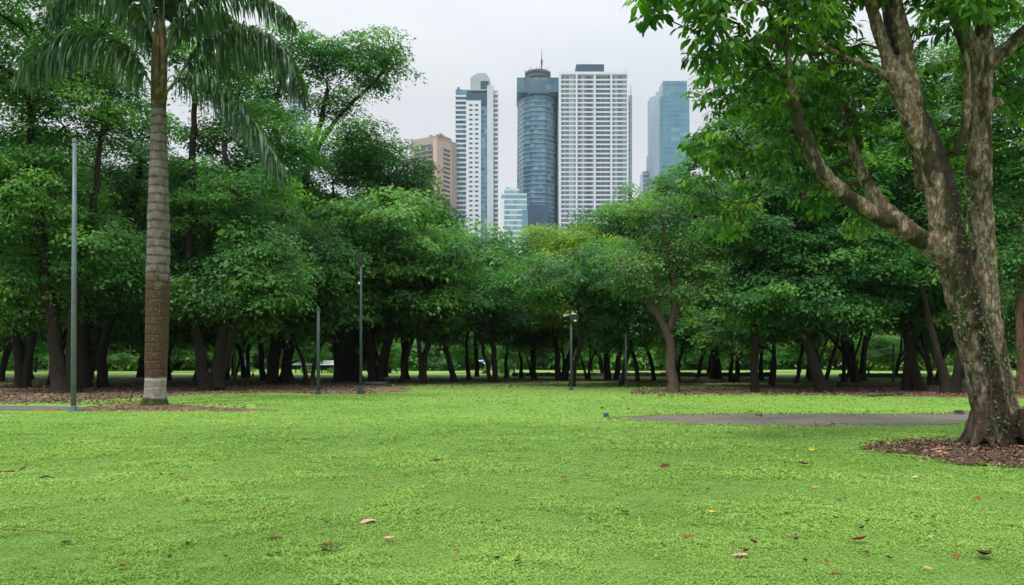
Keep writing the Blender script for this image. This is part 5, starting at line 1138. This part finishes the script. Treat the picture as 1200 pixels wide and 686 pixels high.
scatter(60, (0, 700), (470, 665), 'tiny dark fleck of fallen leaf on the open lawn left of the path', 'tiny leaf flecks on the open left lawn', ['dark', 'brown', 'black', 'rust'], 1, (.03, .08))
scatter(65, (700, 1180), (502, 665), 'tiny dark fleck of fallen leaf on the lawn in front of the path', 'tiny leaf flecks in front of the path', ['dark', 'brown', 'black', 'rust', 'tan'], 2, (.03, .08))
scatter(35, (650, 1180), (463, 485), 'small fallen leaf on the grass strip behind the asphalt path', 'leaves on the grass strip behind the path', ['brown', 'tan', 'orange', 'rust'], 3, (.08, .18))
q = random.Random(8); keys = []
for c in ('brown', 'pink', 'rust', 'dark', 'tan', 'brown', 'dark'):
    m2 = leaf_mesh(1, q.uniform(.4, .6), q.uniform(.3, .9), q.randrange(999)); m2.materials.append(M['fl_'+c]); keys.append(m2)
for i in range(90):
    a = q.uniform(0, 6.28); d = q.uniform(.25, 1.0); L = q.uniform(.05, .14)
    o = bpy.data.objects.new('fallen_leaf', q.choice(keys)); C.objects.link(o); o.location = (TX+.1+2.5*d*math.cos(a), TY-1.0+2.0*d*math.sin(a), .06); o.scale = (L,)*3
    o.rotation_euler = (q.uniform(-.5, .5), q.uniform(-.5, .5), q.uniform(0, 6.28)); tag(o, 'dry leaf lying on the mulch around the big tree', 'leaf', 'dry leaves on the mulch')
def twig(pts, r, label, mat):
    g = G(*pts[0]); m_ = MB(); L = []
    for i, p in enumerate(pts): v = G(*p) - g; L.append((v.x, v.y, .03 + .015*math.sin(i*2)))
    m_.tube(L, [r]*(len(L)-1) + [r*.4], 6, .1, 1); o = m_.build('twig', mat, None, smooth=True); o.location = g; tag(o, label, 'twig')
twig([(-8,556),(8,556),(20,554),(27,550),(32,546)], .012, 'bent brown twig at the left edge of the lawn', M['fl_brown'])
twig([(46,563),(55,562),(64,562)], .010, 'short olive twig near the bent brown one', M['fl_dark'])
twig([(0,624),(30,627),(62,626),(100,629)], .004, 'long thin dry runner across the left grass', M['fl_brown'])
twig([(1083,531),(1100,529),(1122,527)], .02, 'dry stick lying on the mulch', M['fl_pink'])
twig([(885,487.5),(892,489),(893,485)], .012, 'small dark twig sticking up from the path edge', M['fl_dark'])
def tuft():
    g = G(388, 650); r_ = np.random.default_rng(4); n = 26; az = r_.uniform(-.4, 3.6, n); D = unit(np.stack([np.cos(az)*.8, np.sin(az)*.3-.1, r_.uniform(.3, 1, n)], 1)); S = unit(np.cross(D, r_.normal(0, 1, (n, 3)))); 
    o = long_leaves('grass_tuft', r_.normal(0, .012, (n, 3))*np.array([1, 1, 0]), D, S, r_.uniform(.08, .16, n), np.full(n, .006), np.full(n, .4), plain('tuft_dark', (0.03,0.055,0.04), .6), None, droop=.2); o.location = g; tag(o, 'dark wiry tuft of coarse grass in the near lawn', 'grass tuft')
tuft()
def litter():
    g = G(710, 489.5); m_ = MB(); q = random.Random(3)
    pts = [(math.cos(a)*(.07+.03*q.random()), math.sin(a)*(.06+.03*q.random())) for a in [k*.785 for k in range(8)]]; m_.prism(pts, 0, .10, .7); m_.v = [(x+q.uniform(-.02,.02), y+q.uniform(-.02,.02), z+q.uniform(0,.02)) for x, y, z in m_.v]
    o = m_.build('litter', plain('litter_blue', (0.02,0.06,0.12), .5), None); o.location = g; tag(o, 'crumpled blue litter in the grass at the tip of the path', 'litter')
    g = G(62, 482.3); m_ = MB(); m_.box(-.16, .16, -.03, .03, .0, .04); m_.box(-.62, -.2, -.02, .02, 0, .02); m_.v = [(x, y+.05*math.sin(x*5), z+.02*math.sin(x*9)) for x, y, z in m_.v]; o = m_.build('litter', M['fl_orange'], None); o.location = (g.x, g.y, .03); tag(o, 'orange strip of litter on the grass left of the steel pole', 'litter')
litter()
